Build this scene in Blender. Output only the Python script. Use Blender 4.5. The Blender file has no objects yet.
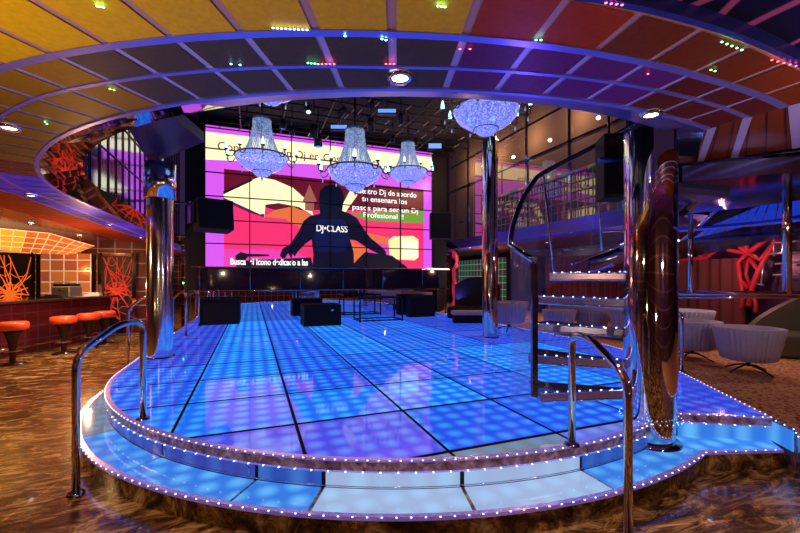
import bpy, bmesh, math, random
from mathutils import Vector, Matrix
random.seed(7)
R = math.radians
SC = bpy.context.scene
COL = SC.collection
PI = math.pi

# ------------------------------------------------------------------ camera / plan frame
TH = math.atan(148 / 390.0)
CT, ST = math.cos(TH), math.sin(TH)
EYE = 1.66
F = 390.0
HY = 278.0


def W(X, Z):                       # metres right of / ahead of the viewpoint -> plan coordinates
    return (X * CT + Z * ST, -X * ST + Z * CT)


def on_z(px, py, z):               # a sighted point at a known height
    Z = F * (EYE - z) / (py - HY)
    X = (px - 400) / F * Z
    p, q = W(X, Z)
    return Vector((p, q, z))


def on_Z(px, py, Z):
    X = (px - 400) / F * Z
    p, q = W(X, Z)
    return Vector((p, q, EYE - (py - HY) / F * Z))


def on_q(px, py, q0):
    u = (px - 400) / F
    Z = q0 / (CT - u * ST)
    return on_Z(px, py, Z)


def on_p(px, py, p0):
    u = (px - 400) / F
    Z = p0 / (ST + u * CT)
    return on_Z(px, py, Z)


cam_d = bpy.data.cameras.new('camera')
cam = bpy.data.objects.new('camera', cam_d)
COL.objects.link(cam)
cam.location = (0, 0, EYE)
cam.rotation_euler = (PI / 2, 0, -TH)
cam_d.sensor_width = 36
cam_d.lens = F / 800 * 36
cam_d.shift_y = (HY - 266.5) / 800
cam_d.clip_start = 0.02
SC.camera = cam

# ------------------------------------------------------------------ materials
MATS = {}


def P(name, base=(.5, .5, .5), metal=0., rough=.4, emit=None, es=0., coat=0., alpha=1., trans=0., ior=1.45):
    if name in MATS:
        return MATS[name]
    m = bpy.data.materials.new(name)
    m.use_nodes = True
    b = m.node_tree.nodes['Principled BSDF']
    b.inputs['Base Color'].default_value = (*base, 1)
    b.inputs['Metallic'].default_value = metal
    b.inputs['Roughness'].default_value = rough
    b.inputs['Coat Weight'].default_value = coat
    b.inputs['Coat Roughness'].default_value = .05
    b.inputs['Alpha'].default_value = alpha
    b.inputs['Transmission Weight'].default_value = trans
    b.inputs['IOR'].default_value = ior
    if emit:
        b.inputs['Emission Color'].default_value = (*emit, 1)
        b.inputs['Emission Strength'].default_value = es
    MATS[name] = m
    return m


def nodes(m):
    nt = m.node_tree
    return nt, nt.nodes, nt.links, nt.nodes['Principled BSDF']


def ramp(nt, stops, interp='LINEAR'):
    r = nt.nodes.new('ShaderNodeValToRGB')
    r.color_ramp.interpolation = interp
    e = r.color_ramp.elements
    while len(e) < len(stops):
        e.new(.5)
    for i, (t, c) in enumerate(stops):
        e[i].position = t
        e[i].color = (*c, 1) if len(c) == 3 else c
    return r


def coords(nt, kind='Object', scale=(1, 1, 1), rot=(0, 0, 0)):
    tc = nt.nodes.new('ShaderNodeTexCoord')
    mp = nt.nodes.new('ShaderNodeMapping')
    mp.inputs['Scale'].default_value = scale
    mp.inputs['Rotation'].default_value = rot
    nt.links.new(tc.outputs[kind], mp.inputs[0])
    return mp.outputs[0]


chrome = P('chrome', (.86, .84, .86), 1, .05)
chrome_warm = P('chrome_warm', (.74, .62, .60), 1, .06)
chrome_dark = P('chrome_dark', (.30, .28, .33), 1, .08)
mirror_m = P('mirror', (.60, .58, .66), 1, .015)
mirror_dark = P('mirror_tinted', (.40, .38, .46), 1, .02)
fascia_m = P('fascia_blue_lit', (.22, .26, 1.0), 1, .34)  # blue floor reflection put into the fascia tint
black = P('black_matte', (.005, .005, .008), 0, .7)
black_gloss = P('black_gloss', (.01, .01, .015), 0, .12, coat=.5)
grille = P('speaker_grille', (.004, .004, .006), 0, .9)
steel_blk = P('painted_steel', (.02, .02, .025), .6, .35)
grout_m = P('grout_blue_lit', (.50, .42, 1.0), .1, .4)  # blue reflected by the metal strips put into the colour
grout_r = P('grout_rose', (.62, .30, .32), .1, .4)
led_m = P('led', (.6, .6, 1), 0, .3, emit=(.24, .36, 1.0), es=11)
led_red = P('led_red', (1, .1, .1), 0, .3, emit=(1, .08, .12), es=9)
led_green = P('led_green', (.2, 1, .3), 0, .3, emit=(.15, 1, .35), es=9)
led_teal = P('led_teal', (.2, 1, 1), 0, .3, emit=(.25, .9, 1), es=9)
lamp_m = P('lamp_glow', (1, .9, .8), 0, .3, emit=(1, .80, .62), es=22)
orange_seat = P('orange_vinyl', (.75, .07, .015), 0, .35, coat=.4)
tub_m = P('lilac_fabric', (.40, .33, .42), 0, .7)
sofa_m = P('olive_leather', (.10, .085, .06), 0, .45)
strip_m = P('led_channel', (.80, .62, .95), .8, .25, emit=(.30, .20, .9), es=.16)
booth_m = P('dark_leather', (.008, .006, .008), 0, .9)
cream_pad = P('cream_cushion', (.55, .45, .32), 0, .5)
candle_m = P('candle_glass', (.6, .9, .9), 0, .3, emit=(.35, .85, .85), es=2.6)
brass_m = P('aged_brass', (.16, .18, .16), 1, .25)
glass_m = P('clear_glass', (.45, .5, .9), .3, .03, alpha=.22, coat=1.0)


def marble():
    m = P('brown_marble', (.1, .05, .02), 0, .2, coat=.2)
    nt, N, L, b = nodes(m)
    v = coords(nt, 'Object', (.75, 2.1, 1), (0, 0, .35))
    n1 = N.new('ShaderNodeTexNoise'); n1.inputs['Scale'].default_value = 3.4; n1.inputs['Detail'].default_value = 12
    n1.inputs['Roughness'].default_value = .74; n1.inputs['Distortion'].default_value = 1.5
    L.new(v, n1.inputs['Vector'])
    r = ramp(nt, [(0.34, (.010, .005, .003)), (.45, (.07, .028, .009)), (.52, (.24, .11, .030)), (.58, (.55, .30, .10)), (.70, (.85, .60, .30))])
    L.new(n1.outputs['Fac'], r.inputs[0])
    v2 = coords(nt, 'Object', (1, 1, 1), (0, 0, .25))
    br = N.new('ShaderNodeTexBrick')
    br.inputs['Scale'].default_value = 1; br.offset = 0
    br.inputs['Brick Width'].default_value = 1.2; br.inputs['Row Height'].default_value = 1.2
    br.inputs['Mortar Size'].default_value = .006
    br.inputs['Color1'].default_value = (1, 1, 1, 1); br.inputs['Color2'].default_value = (.8, .8, .8, 1)
    br.inputs['Mortar'].default_value = (1.9, 1.5, 1.2, 1)
    L.new(v2, br.inputs['Vector'])
    mx = N.new('ShaderNodeMix'); mx.data_type = 'RGBA'; mx.blend_type = 'MULTIPLY'
    mx.inputs['Factor'].default_value = 1
    L.new(r.outputs[0], mx.inputs['A']); L.new(br.outputs['Color'], mx.inputs['B'])
    L.new(mx.outputs['Result'], b.inputs['Base Color'])
    bp = N.new('ShaderNodeBump'); bp.inputs['Strength'].default_value = .12
    L.new(n1.outputs['Fac'], bp.inputs['Height']); L.new(bp.outputs[0], b.inputs['Normal'])
    return m


marble_m = marble()


def marble_edge():
    m = P('marble_nosing', (.1, .05, .02), 0, .15, coat=.6)
    nt, N, L, b = nodes(m)
    n1 = N.new('ShaderNodeTexNoise'); n1.inputs['Scale'].default_value = 9; n1.inputs['Detail'].default_value = 7
    n1.inputs['Distortion'].default_value = 1.5
    L.new(coords(nt), n1.inputs['Vector'])
    r = ramp(nt, [(.3, (.06, .02, .03)), (.5, (.34, .15, .17)), (.68, (.70, .42, .45))])
    L.new(n1.outputs['Fac'], r.inputs[0]); L.new(r.outputs[0], b.inputs['Base Color'])
    return m


nosing_m = marble_edge()


def carpet():
    m = P('patterned_carpet', (.2, .05, .02), 0, .9)
    nt, N, L, b = nodes(m)
    v = N.new('ShaderNodeTexVoronoi'); v.inputs['Scale'].default_value = 22
    L.new(coords(nt), v.inputs['Vector'])
    n1 = N.new('ShaderNodeTexNoise'); n1.inputs['Scale'].default_value = 30; n1.inputs['Detail'].default_value = 5
    L.new(coords(nt), n1.inputs['Vector'])
    a = N.new('ShaderNodeMath'); a.operation = 'ADD'
    L.new(v.outputs['Distance'], a.inputs[0]); L.new(n1.outputs['Fac'], a.inputs[1])
    r = ramp(nt, [(.50, (.03, .010, .008)), (.78, (.26, .03, .016)), (.93, (.50, .09, .035)), (1, (.5, .26, .10))])
    L.new(a.outputs[0], r.inputs[0]); L.new(r.outputs[0], b.inputs['Base Color'])
    return m


carpet_m = carpet()


def glow_glass(name, c_lo, c_hi, s, cell=.185, rot=0.):
    """back-lit frosted glass over rows of lamps"""
    m = P(name, (.02, .03, .08), 0, .06)
    m.node_tree.nodes['Principled BSDF'].inputs['Specular IOR Level'].default_value = .38
    nt, N, L, b = nodes(m)
    v = coords(nt, 'Object', (1 / cell, 1 / cell, 1 / cell), (0, 0, rot))
    fr = N.new('ShaderNodeVectorMath'); fr.operation = 'FRACTION'
    L.new(v, fr.inputs[0])
    sb = N.new('ShaderNodeVectorMath'); sb.operation = 'SUBTRACT'; sb.inputs[1].default_value = (.5, .5, 0)
    L.new(fr.outputs[0], sb.inputs[0])
    sp = N.new('ShaderNodeSeparateXYZ'); L.new(sb.outputs[0], sp.inputs[0])
    cb = N.new('ShaderNodeCombineXYZ'); L.new(sp.outputs[0], cb.inputs[0]); L.new(sp.outputs[1], cb.inputs[1])
    ln = N.new('ShaderNodeVectorMath'); ln.operation = 'LENGTH'
    L.new(cb.outputs[0], ln.inputs[0])
    r = ramp(nt, [(.04, (1, 1, 1)), (.56, (.0, .0, .0))]); r.color_ramp.interpolation = 'EASE'
    L.new(ln.outputs['Value'], r.inputs[0])
    n1 = N.new('ShaderNodeTexNoise'); n1.inputs['Scale'].default_value = .55
    L.new(coords(nt), n1.inputs['Vector'])
    mul = N.new('ShaderNodeMath'); mul.operation = 'MULTIPLY'
    L.new(r.outputs[0], mul.inputs[0]); L.new(n1.outputs['Fac'], mul.inputs[1])
    mul2 = N.new('ShaderNodeMath'); mul2.operation = 'MULTIPLY'; mul2.inputs[1].default_value = 1.5
    L.new(mul.outputs[0], mul2.inputs[0])
    mx = N.new('ShaderNodeMix'); mx.data_type = 'RGBA'
    mx.inputs['A'].default_value = (*c_lo, 1); mx.inputs['B'].default_value = (*c_hi, 1)
    L.new(mul2.outputs[0], mx.inputs['Factor'])
    L.new(mx.outputs['Result'], b.inputs['Emission Color'])
    b.inputs['Emission Strength'].default_value = s
    return m


GLOW = [glow_glass('glow_azure', (.007, .13, .86), (.055, .50, 1.0), .98),
        glow_glass('glow_blue', (.012, .075, .80), (.045, .36, 1.0), .93),
        glow_glass('glow_violet', (.065, .070, .78), (.13, .28, 1.0), .9),
        glow_glass('glow_cobalt', (.022, .04, .66), (.05, .20, .95), .85)]
STEPG = [glow_glass('step_pale', (.36, .48, .74), (.40, .66, .98), .82, .2),
         glow_glass('step_azure', (.03, .20, .76), (.14, .52, 1.0), .85, .2),
         glow_glass('step_grey', (.17, .22, .26), (.16, .32, .60), .80, .2)]
FLP = glow_glass('glow_pale_violet', (.12, .14, .62), (.20, .36, .95), .9, .2)
RISERV = glow_glass('riser_violet', (.05, .06, .48), (.08, .20, .75), .6, .2, )
RISERG = glow_glass('riser_blue', (.03, .10, .55), (.08, .26, .85), .6, .2)
FROST = P('frosted_edge', (.1, .12, .3), 0, .2, emit=(.08, .10, .5), es=.25)


def tile_mat(name, c, rough=.42, metal=.0):
    m = P(name, c, metal, rough)
    m.node_tree.nodes['Principled BSDF'].inputs['Specular IOR Level'].default_value = .12
    nt, N, L, b = nodes(m)
    n1 = N.new('ShaderNodeTexNoise'); n1.inputs['Scale'].default_value = 40; n1.inputs['Detail'].default_value = 4
    L.new(coords(nt), n1.inputs['Vector'])
    mx = N.new('ShaderNodeMix'); mx.data_type = 'RGBA'
    mx.inputs['A'].default_value = (*[x * .75 for x in c], 1); mx.inputs['B'].default_value = (*[min(1, x * 1.25) for x in c], 1)
    L.new(n1.outputs['Fac'], mx.inputs['Factor']); L.new(mx.outputs['Result'], b.inputs['Base Color'])
    return m


T_YEL = tile_mat('tile_yellow', (.80, .46, .006))
T_ORG = tile_mat('tile_orange', (.42, .045, .004))
T_BRN = tile_mat('tile_brown', (.20, .035, .008))
T_GRY = tile_mat('tile_grey', (.085, .055, .055))
T_PUR_LIT = tile_mat('tile_purple_lit', (.13, .02, .20))  # violet light on the ring put into the tile colour
T_WIN = tile_mat('tile_wine', (.12, .015, .02))
T_OCH = tile_mat('tile_ochre', (.36, .17, .008))
T_BLU_LIT = tile_mat('tile_blue_lit', (.07, .06, .95), .3)  # blue LED light on the soffit put into the tile colour


def slat_ceiling():
    m = P('copper_slats', (.32, .09, .035), .45, .22)
    nt, N, L, b = nodes(m)
    br = N.new('ShaderNodeTexBrick'); br.offset = .0
    br.inputs['Scale'].default_value = 1
    br.inputs['Brick Width'].default_value = 3.0; br.inputs['Row Height'].default_value = .55
    br.inputs['Mortar Size'].default_value = .018
    br.inputs['Color1'].default_value = (.40, .11, .04, 1); br.inputs['Color2'].default_value = (.28, .07, .03, 1)
    br.inputs['Mortar'].default_value = (.03, .01, .01, 1)
    L.new(coords(nt, 'Object', (1, 1, 1), (0, 0, R(96))), br.inputs['Vector'])
    n1 = N.new('ShaderNodeTexNoise'); n1.inputs['Scale'].default_value = 3; n1.inputs['Detail'].default_value = 8
    L.new(coords(nt, 'Object', (1, 5, 1)), n1.inputs['Vector'])
    mx = N.new('ShaderNodeMix'); mx.data_type = 'RGBA'; mx.blend_type = 'OVERLAY'; mx.inputs['Factor'].default_value = .6
    L.new(br.outputs['Color'], mx.inputs['A']); L.new(n1.outputs['Fac'], mx.inputs['B'])
    L.new(mx.outputs['Result'], b.inputs['Base Color'])
    return m


slat_m = slat_ceiling()


def web_mat(name, line, ground, scale, th, es=0.):
    m = P(name, ground, 0, .8)
    m.node_tree.nodes['Principled BSDF'].inputs['Specular IOR Level'].default_value = .1
    nt, N, L, b = nodes(m)
    n1 = N.new('ShaderNodeTexNoise'); n1.inputs['Scale'].default_value = 1.2
    L.new(coords(nt), n1.inputs['Vector'])
    mx0 = N.new('ShaderNodeMix'); mx0.data_type = 'RGBA'; mx0.inputs['Factor'].default_value = .3
    tc = coords(nt)
    L.new(tc, mx0.inputs['A']); L.new(n1.outputs['Color'], mx0.inputs['B'])
    v = N.new('ShaderNodeTexVoronoi'); v.feature = 'DISTANCE_TO_EDGE'; v.inputs['Scale'].default_value = scale
    L.new(mx0.outputs['Result'], v.inputs['Vector'])
    r = ramp(nt, [(th * .5, (*line, 1)), (th, (*ground, 1))])
    L.new(v.outputs['Distance'], r.inputs[0]); L.new(r.outputs[0], b.inputs['Base Color'])
    if es:
        r2 = ramp(nt, [(th * .5, (*line, 1)), (th, (0, 0, 0, 1))])
        L.new(v.outputs['Distance'], r2.inputs[0]); L.new(r2.outputs[0], b.inputs['Emission Color'])
        b.inputs['Emission Strength'].default_value = es
    return m


web_red = web_mat('red_web_wallcover', (.75, .05, .10), (.012, .010, .03), 1.7, .13, .35)
web_vio = web_mat('violet_web_ceiling', (.30, .05, .20), (.006, .005, .06), 5.5, .10, .16)


def tilewall(name, c1, c2, mortar, w, h, rough=.25, metal=.2, es=0., axis='xz'):
    m = P(name, c1, metal, rough)
    nt, N, L, b = nodes(m)
    tc = N.new('ShaderNodeTexCoord')
    sp = N.new('ShaderNodeSeparateXYZ'); cb = N.new('ShaderNodeCombineXYZ')
    L.new(tc.outputs['Object'], sp.inputs[0])
    L.new(sp.outputs['XYZ'.index(axis[0].upper())], cb.inputs[0]); L.new(sp.outputs['XYZ'.index(axis[1].upper())], cb.inputs[1])
    br = N.new('ShaderNodeTexBrick'); br.offset = 0
    br.inputs['Scale'].default_value = 1
    br.inputs['Brick Width'].default_value = w; br.inputs['Row Height'].default_value = h
    br.inputs['Mortar Size'].default_value = .016
    br.inputs['Color1'].default_value = (*c1, 1); br.inputs['Color2'].default_value = (*c2, 1)
    br.inputs['Mortar'].default_value = (*mortar, 1)
    L.new(cb.outputs[0], br.inputs['Vector']); L.new(br.outputs['Color'], b.inputs['Base Color'])
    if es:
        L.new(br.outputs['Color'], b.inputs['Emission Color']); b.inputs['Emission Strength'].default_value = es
    return m


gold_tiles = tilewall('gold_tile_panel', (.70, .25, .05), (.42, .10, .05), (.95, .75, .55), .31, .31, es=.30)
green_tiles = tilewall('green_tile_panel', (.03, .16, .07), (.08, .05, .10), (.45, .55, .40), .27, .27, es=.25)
wine_tiles = tilewall('wine_tile_wall', (.16, .03, .045), (.10, .02, .03), (.42, .30, .36), .42, .42, metal=.3)
wine_tiles_y = tilewall('wine_tile_wall_side', (.16, .03, .045), (.10, .02, .03), (.42, .30, .36), .42, .42, metal=.3, axis='yz')
bar_tiles = tilewall('bar_front_tiles', (.13, .014, .02), (.10, .012, .018), (.12, .035, .07), .3, .3, axis='yz', metal=.3)


def curtain_mat():
    m = P('brown_drape', (.09, .03, .03), 0, .8)
    return m


# ------------------------------------------------------------------ mesh helpers
class MB:
    def __init__(s):
        s.v = []; s.f = []; s.mi = []; s.sm = []

    def face(s, pts, mi=0, smooth=False):
        n = len(s.v); s.v += [tuple(p) for p in pts]; s.f.append(tuple(range(n, n + len(pts)))); s.mi.append(mi); s.sm.append(smooth)

    def prism(s, poly, z0, z1, mi=0, side=None):
        side = mi if side is None else side
        n = len(poly); k = len(s.v)
        s.v += [(p[0], p[1], z0) for p in poly] + [(p[0], p[1], z1) for p in poly]
        s.f.append(tuple(range(k + n, k + 2 * n))); s.mi.append(mi); s.sm.append(False)
        s.f.append(tuple(reversed(range(k, k + n)))); s.mi.append(side); s.sm.append(False)
        for i in range(n):
            j = (i + 1) % n
            s.f.append((k + i, k + j, k + n + j, k + n + i)); s.mi.append(side); s.sm.append(False)
        return s

    def box(s, c, d, rz=0, M=None, mi=0):
        x, y, z = [a / 2 for a in d]
        M = M or (Matrix.Translation(c) @ Matrix.Rotation(rz, 4, 'Z'))
        k = len(s.v)
        for i in range(8):
            s.v.append(tuple(M @ Vector((x if i & 1 else -x, y if i & 2 else -y, z if i & 4 else -z))))
        for f in ((0, 2, 3, 1), (4, 5, 7, 6), (0, 1, 5, 4), (2, 6, 7, 3), (0, 4, 6, 2), (1, 3, 7, 5)):
            s.f.append(tuple(k + a for a in f)); s.mi.append(mi); s.sm.append(False)
        return s

    def tube(s, pts, r, n=12, mi=0, closed=False, caps=True):
        pts = [Vector(p) for p in pts]
        m = len(pts); rr = r if isinstance(r, (list, tuple)) else [r] * m
        k = len(s.v); up = None
        for i, p in enumerate(pts):
            if closed:
                t = (pts[(i + 1) % m] - pts[i - 1]).normalized()
            else:
                t = (pts[min(i + 1, m - 1)] - pts[max(i - 1, 0)]).normalized()
            if up is None:
                up = t.orthogonal().normalized()
            else:
                up = (up - t * up.dot(t))
                up = up.normalized() if up.length > 1e-6 else t.orthogonal().normalized()
            b = t.cross(up)
            for j in range(n):
                a = 2 * PI * j / n
                s.v.append(tuple(p + (up * math.cos(a) + b * math.sin(a)) * rr[i]))
        for i in range(m if closed else m - 1):
            i2 = (i + 1) % m
            for j in range(n):
                j2 = (j + 1) % n
                s.f.append((k + i * n + j, k + i * n + j2, k + i2 * n + j2, k + i2 * n + j)); s.mi.append(mi); s.sm.append(True)
        if caps and not closed:
            s.f.append(tuple(reversed(range(k, k + n)))); s.mi.append(mi); s.sm.append(False)
            s.f.append(tuple(range(k + (m - 1) * n, k + m * n))); s.mi.append(mi); s.sm.append(False)
        return s

    def lathe(s, prof, c=(0, 0, 0), n=32, mi=0, a0=0, a1=2 * PI, flute=0, nf=0, smooth=True):
        k = len(s.v); full = abs(a1 - a0 - 2 * PI) < 1e-6
        cols = n if full else n + 1
        for i in range(cols):
            a = a0 + (a1 - a0) * i / n
            fl = 1 + (flute * abs(math.sin(nf * a / 2)) if nf else 0)
            for (r, z) in prof:
                s.v.append((c[0] + r * fl * math.cos(a), c[1] + r * fl * math.sin(a), c[2] + z))
        m = len(prof)
        for i in range(n):
            i2 = (i + 1) % cols
            for j in range(m - 1):
                s.f.append((k + i * m + j, k + i2 * m + j, k + i2 * m + j + 1, k + i * m + j + 1)); s.mi.append(mi); s.sm.append(smooth)
        return s

    def build(s, name, mats, parent=None, origin=None):
        me = bpy.data.meshes.new(name)
        o = bpy.data.objects.new(name, me)
        COL.objects.link(o)
        v = s.v
        if origin is None and parent is None and v:
            xs = [p[0] for p in v]; ys = [p[1] for p in v]; zs = [p[2] for p in v]
            origin = ((min(xs) + max(xs)) / 2, (min(ys) + max(ys)) / 2, min(zs))
        if origin is not None:
            v = [(p[0] - origin[0], p[1] - origin[1], p[2] - origin[2]) for p in v]
            o.location = origin
        me.from_pydata(v, [], s.f)
        if not isinstance(mats, (list, tuple)):
            mats = [mats]
        for m in mats:
            me.materials.append(m)
        for i, p in enumerate(me.polygons):
            p.material_index = min(s.mi[i], len(mats) - 1)
            p.use_smooth = s.sm[i]
        bm = bmesh.new(); bm.from_mesh(me)
        bmesh.ops.remove_doubles(bm, verts=bm.verts, dist=1e-5)
        bmesh.ops.recalc_face_normals(bm, faces=bm.faces)
        bm.to_mesh(me); bm.free()
        if parent is not None:
            o.parent = parent
        return o


def tag(o, label=None, cat=None, group=None, kind=None):
    if label: o['label'] = label
    if cat: o['category'] = cat
    if group: o['group'] = group
    if kind: o['kind'] = kind
    return o


def empty(name, loc=(0, 0, 0), rz=0, label=None, cat=None, group=None, kind=None):
    o = bpy.data.objects.new(name, None)
    o.empty_display_size = .1
    COL.objects.link(o)
    o.location = loc; o.rotation_euler = (0, 0, rz)
    return tag(o, label, cat, group, kind)


def copy_tree(o, parent=None):
    c = o.copy(); COL.objects.link(c)
    if parent is not None:
        c.parent = parent
    for ch in list(o.children):
        copy_tree(ch, c)
    return c


def bevel(o, w=.01, n=2):
    m = o.modifiers.new('edge', 'BEVEL'); m.width = w; m.segments = n; m.limit_method = 'ANGLE'
    return o


def clip_poly(sub, clip):          # convex clip, both counter-clockwise
    out = list(sub)
    for i in range(len(clip)):
        a, b = clip[i], clip[(i + 1) % len(clip)]
        inp, out = out, []
        if not inp: break
        def side(p): return (b[0] - a[0]) * (p[1] - a[1]) - (b[1] - a[1]) * (p[0] - a[0])
        for j in range(len(inp)):
            p, q = inp[j - 1], inp[j]
            sp_, sq = side(p), side(q)
            if sq >= 0:
                if sp_ < 0:
                    t = sp_ / (sp_ - sq); out.append((p[0] + (q[0] - p[0]) * t, p[1] + (q[1] - p[1]) * t))
                out.append(q)
            elif sp_ >= 0:
                t = sp_ / (sp_ - sq); out.append((p[0] + (q[0] - p[0]) * t, p[1] + (q[1] - p[1]) * t))
    return out


# ------------------------------------------------------------------ plan
PC, QC = 2.375, 6.4
QB = 12.45            # stage / mirror line
R_FL = 4.07           # dance floor radius
Z_FL = .37; Z_ST = .16
Z_CE = 2.74


def arc(r, a0, a1, n):
    return [(PC + r * math.cos(R(a0 + (a1 - a0) * i / n)), QC + r * math.sin(R(a0 + (a1 - a0) * i / n))) for i in range(n + 1)]


def upath(r, n=72, q1=QB, a1=360, straight_right=True, ns=1):
    L = [(PC - r, q1 + (QC - q1) * i / ns) for i in range(ns)] + arc(r, 180, a1, n)
    if straight_right and a1 == 360:
        L += [(PC + r, QC + (q1 - QC) * (i + 1) / ns) for i in range(ns)]
    return L


def resample(path, step):
    out = []; acc = 0; nxt = step / 2
    for i in range(len(path) - 1):
        a = Vector((*path[i][:2], path[i][2] if len(path[i]) > 2 else 0)); b = Vector((*path[i + 1][:2], path[i + 1][2] if len(path[i + 1]) > 2 else 0))
        d = (b - a).length
        while nxt <= acc + d:
            out.append(a + (b - a) * ((nxt - acc) / d)); nxt += step
        acc += d
    return out


def led_run(parent, path, z, step, mat=led_m, size=.0062, cap=100):
    """lamps dotted along an edge: the nearest are parts of their own, the rest of the run one part"""
    pts = resample(path, step)
    pts.sort(key=lambda p: (p.x ** 2 + p.y ** 2))
    mb = MB(); mb.lathe([(0, -size * .7), (size, 0), (0, size * .7)], n=6)
    proto = None
    for p in pts[:cap]:
        if proto is None:
            proto = mb.build('led_lamp', mat, parent, origin=(0, 0, 0)); o = proto
        else:
            o = proto.copy(); COL.objects.link(o); o.parent = parent
        o.location = (p.x - parent.location.x, p.y - parent.location.y, z - parent.location.z)
    if len(pts) > cap:
        rest = MB()
        for p in pts[cap:]:
            rest.lathe([(0, -size * .7), (size, 0), (0, size * .7)], (p.x - parent.location.x, p.y - parent.location.y, z - parent.location.z), n=5)
        tag(rest.build('led_lamps', mat, parent), kind='stuff')


# key corners
P3 = W(2.66, 3.73); P2 = W(3.43, 3.6); P1 = W(3.87, 5.47)
A3 = 290.4; A1 = 320.1
A_OUT = 286.9
PA = (PC + 4.38 * math.cos(R(A_OUT)), QC + 4.38 * math.sin(R(A_OUT)))
PB = W(3.34, 3.40)

# ------------------------------------------------------------------ floor
mb = MB()
mb.face([(-14, -4, 0), (14, -4, 0), (14, 18, 0), (-14, 18, 0)])
tag(mb.build('floor', marble_m, origin=(0, 0, 0)), 'glossy brown marble floor around the glowing platform', kind='structure')
# raised carpet on the right
edge_r = [(PC + R_FL + .06, QB + 1.2), (PC + R_FL + .06, QC)] + [(PC + (R_FL + .06) * math.cos(R(a)), QC + (R_FL + .06) * math.sin(R(a))) for a in range(355, 322, -5)]
cp = edge_r + [(P1[0] + .05, P1[1]), (P2[0] + .05, P2[1]), W(3.40, 3.35), W(3.28, 3.19), W(3.1, 2.4), W(3.0, .6), (12, 0), (12, QB + 1.2)]
mb = MB(); mb.prism(cp, .0, .355, 0, 1)
tag(mb.build('floor_carpet', [carpet_m, nosing_m], origin=(0, 0, 0)), 'raised red brown patterned carpet on the right of the dance floor', kind='structure')

# ------------------------------------------------------------------ dance floor
df = empty('dance_floor', (PC, QC, 0), label='large glowing blue glass panel dance floor with a rounded front edge', cat='dance floor')


def rel(o, parent):                # keep world-placed mesh where it is under an unrotated parent
    o.location = o.location - parent.location if o.location.length else -parent.location
    return o


def pbuild(mb, name, mats, parent):
    o = mb.build(name, mats, parent)
    o.location = (-parent.location.x, -parent.location.y, -parent.location.z)
    return o


outline = arc(R_FL - .03, 180, 360, 80) + [(PC + R_FL - .03, QB), (PC - R_FL + .03, QB)]
mb = MB(); mb.prism(arc(R_FL - .035, 180, 360, 80) + [(PC + R_FL - .035, QB), (PC - R_FL + .035, QB)], .0, Z_FL - .02)
pbuild(mb, 'base', black, df)
xs = [-1.70] + [-.625 + k for k in range(8)]
xs = [-1.70, -.625, .363, 1.37, 2.37, 3.37, 4.37, 5.37, 6.45]
ys = [1.6] + [2.58 + .965 * k for k in range(10)] + [QB]
ys = [y for y in ys if y < QB - .3] + [QB]
patt = {}
for i in range(len(xs) - 1):
    for j in range(len(ys) - 1):
        g = .014
        gy = .020; cell = [(xs[i] + g, ys[j] + gy), (xs[i + 1] - g, ys[j] + gy), (xs[i + 1] - g, ys[j + 1] - gy), (xs[i] + g, ys[j + 1] - gy)]
        pl = clip_poly(cell, outline)
        if len(pl) < 3: continue
        # the colour each panel is switched to
        k = random.choice([1, 1, 0, 3])
        if j == 1: k = [1, 2, 2, 1, 1, 1, 2, 2][i]
        if j == 2: k = [0, 0, 0, 0, 1, 0, 1, 3][i]
        if j in (3, 4): k = [1, 0, 1, 1, 1, 0, 0, 3][i]
        if j == 0: k = 2
        if j > 4: k = [3, 0, 1, 0, 1, 1, 3, 3][i]
        m = GLOW[k]
        if j == 0: m = STEPG[2] if i in (2, 3) else FLP
        mb = MB(); mb.prism(pl, Z_FL - .02, Z_FL, 0, 1)
        pbuild(mb, 'glass_panel', [m, black], df)
wedge = [P3, P2, P1] + [(PC + (R_FL - .03) * math.cos(R(a)), QC + (R_FL - .03) * math.sin(R(a))) for a in (319.5, 316, 312, 308, 304, 300, 296, 292, 290.5)]
mb = MB(); mb.prism(wedge, Z_FL - .085, Z_FL - .012, 1, 1)
mb.prism([(p[0], p[1]) for p in wedge], Z_FL - .012, Z_FL, 0, 0)
pbuild(mb, 'glass_panel', [GLOW[3], black], df)
# nosing band: marble strip with chrome lips
mb = MB()
outer = [(PC - R_FL, QB), (PC - R_FL, QC)] + arc(R_FL, 180, A3 - 1.2, 60) + [P3, P2, P1] + arc(R_FL, A1, 360, 14) + [(PC + R_FL, QB)]


def band(mb, path, w, z0, z1, mi=0, out=0.0):
    """a strip following a path, w thick inward"""
    n = len(path)
    prev = None
    rows = []
    for i, p in enumerate(path):
        a = path[max(i - 1, 0)]; b = path[min(i + 1, n - 1)]
        d = Vector((b[0] - a[0], b[1] - a[1])).normalized()
        nrm = Vector((-d.y, d.x))          # inward for this direction of travel
        rows.append(((p[0] - nrm.x * out, p[1] - nrm.y * out), (p[0] + nrm.x * w, p[1] + nrm.y * w)))
    for i in range(n - 1):
        (a, b), (c, d) = rows[i], rows[i + 1]
        mb.face([(*a, z0), (*c, z0), (*c, z1), (*a, z1)], mi)
        mb.face([(*a, z1), (*c, z1), (*d, z1), (*b, z1)], mi)
        mb.face([(*a, z0), (*b, z0), (*d, z0), (*c, z0)], mi)
        mb.face([(*b, z0), (*b, z1), (*d, z1), (*d, z0)], mi)
    return mb


outer = [p for i, p in enumerate(outer) if i == 0 or (Vector(p) - Vector(outer[i - 1])).length > 1e-3]
band(mb, outer, .035, Z_FL - .075, Z_FL - .012, 0, .006)
pbuild(mb, 'nosing', nosing_m, df)
mb = MB(); band(mb, outer, .035, Z_FL - .012, Z_FL + .004, 0, .008)
band(mb, outer, .035, Z_FL - .088, Z_FL - .075, 0, .008)
pbuild(mb, 'edge_trim', strip_m, df)
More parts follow.
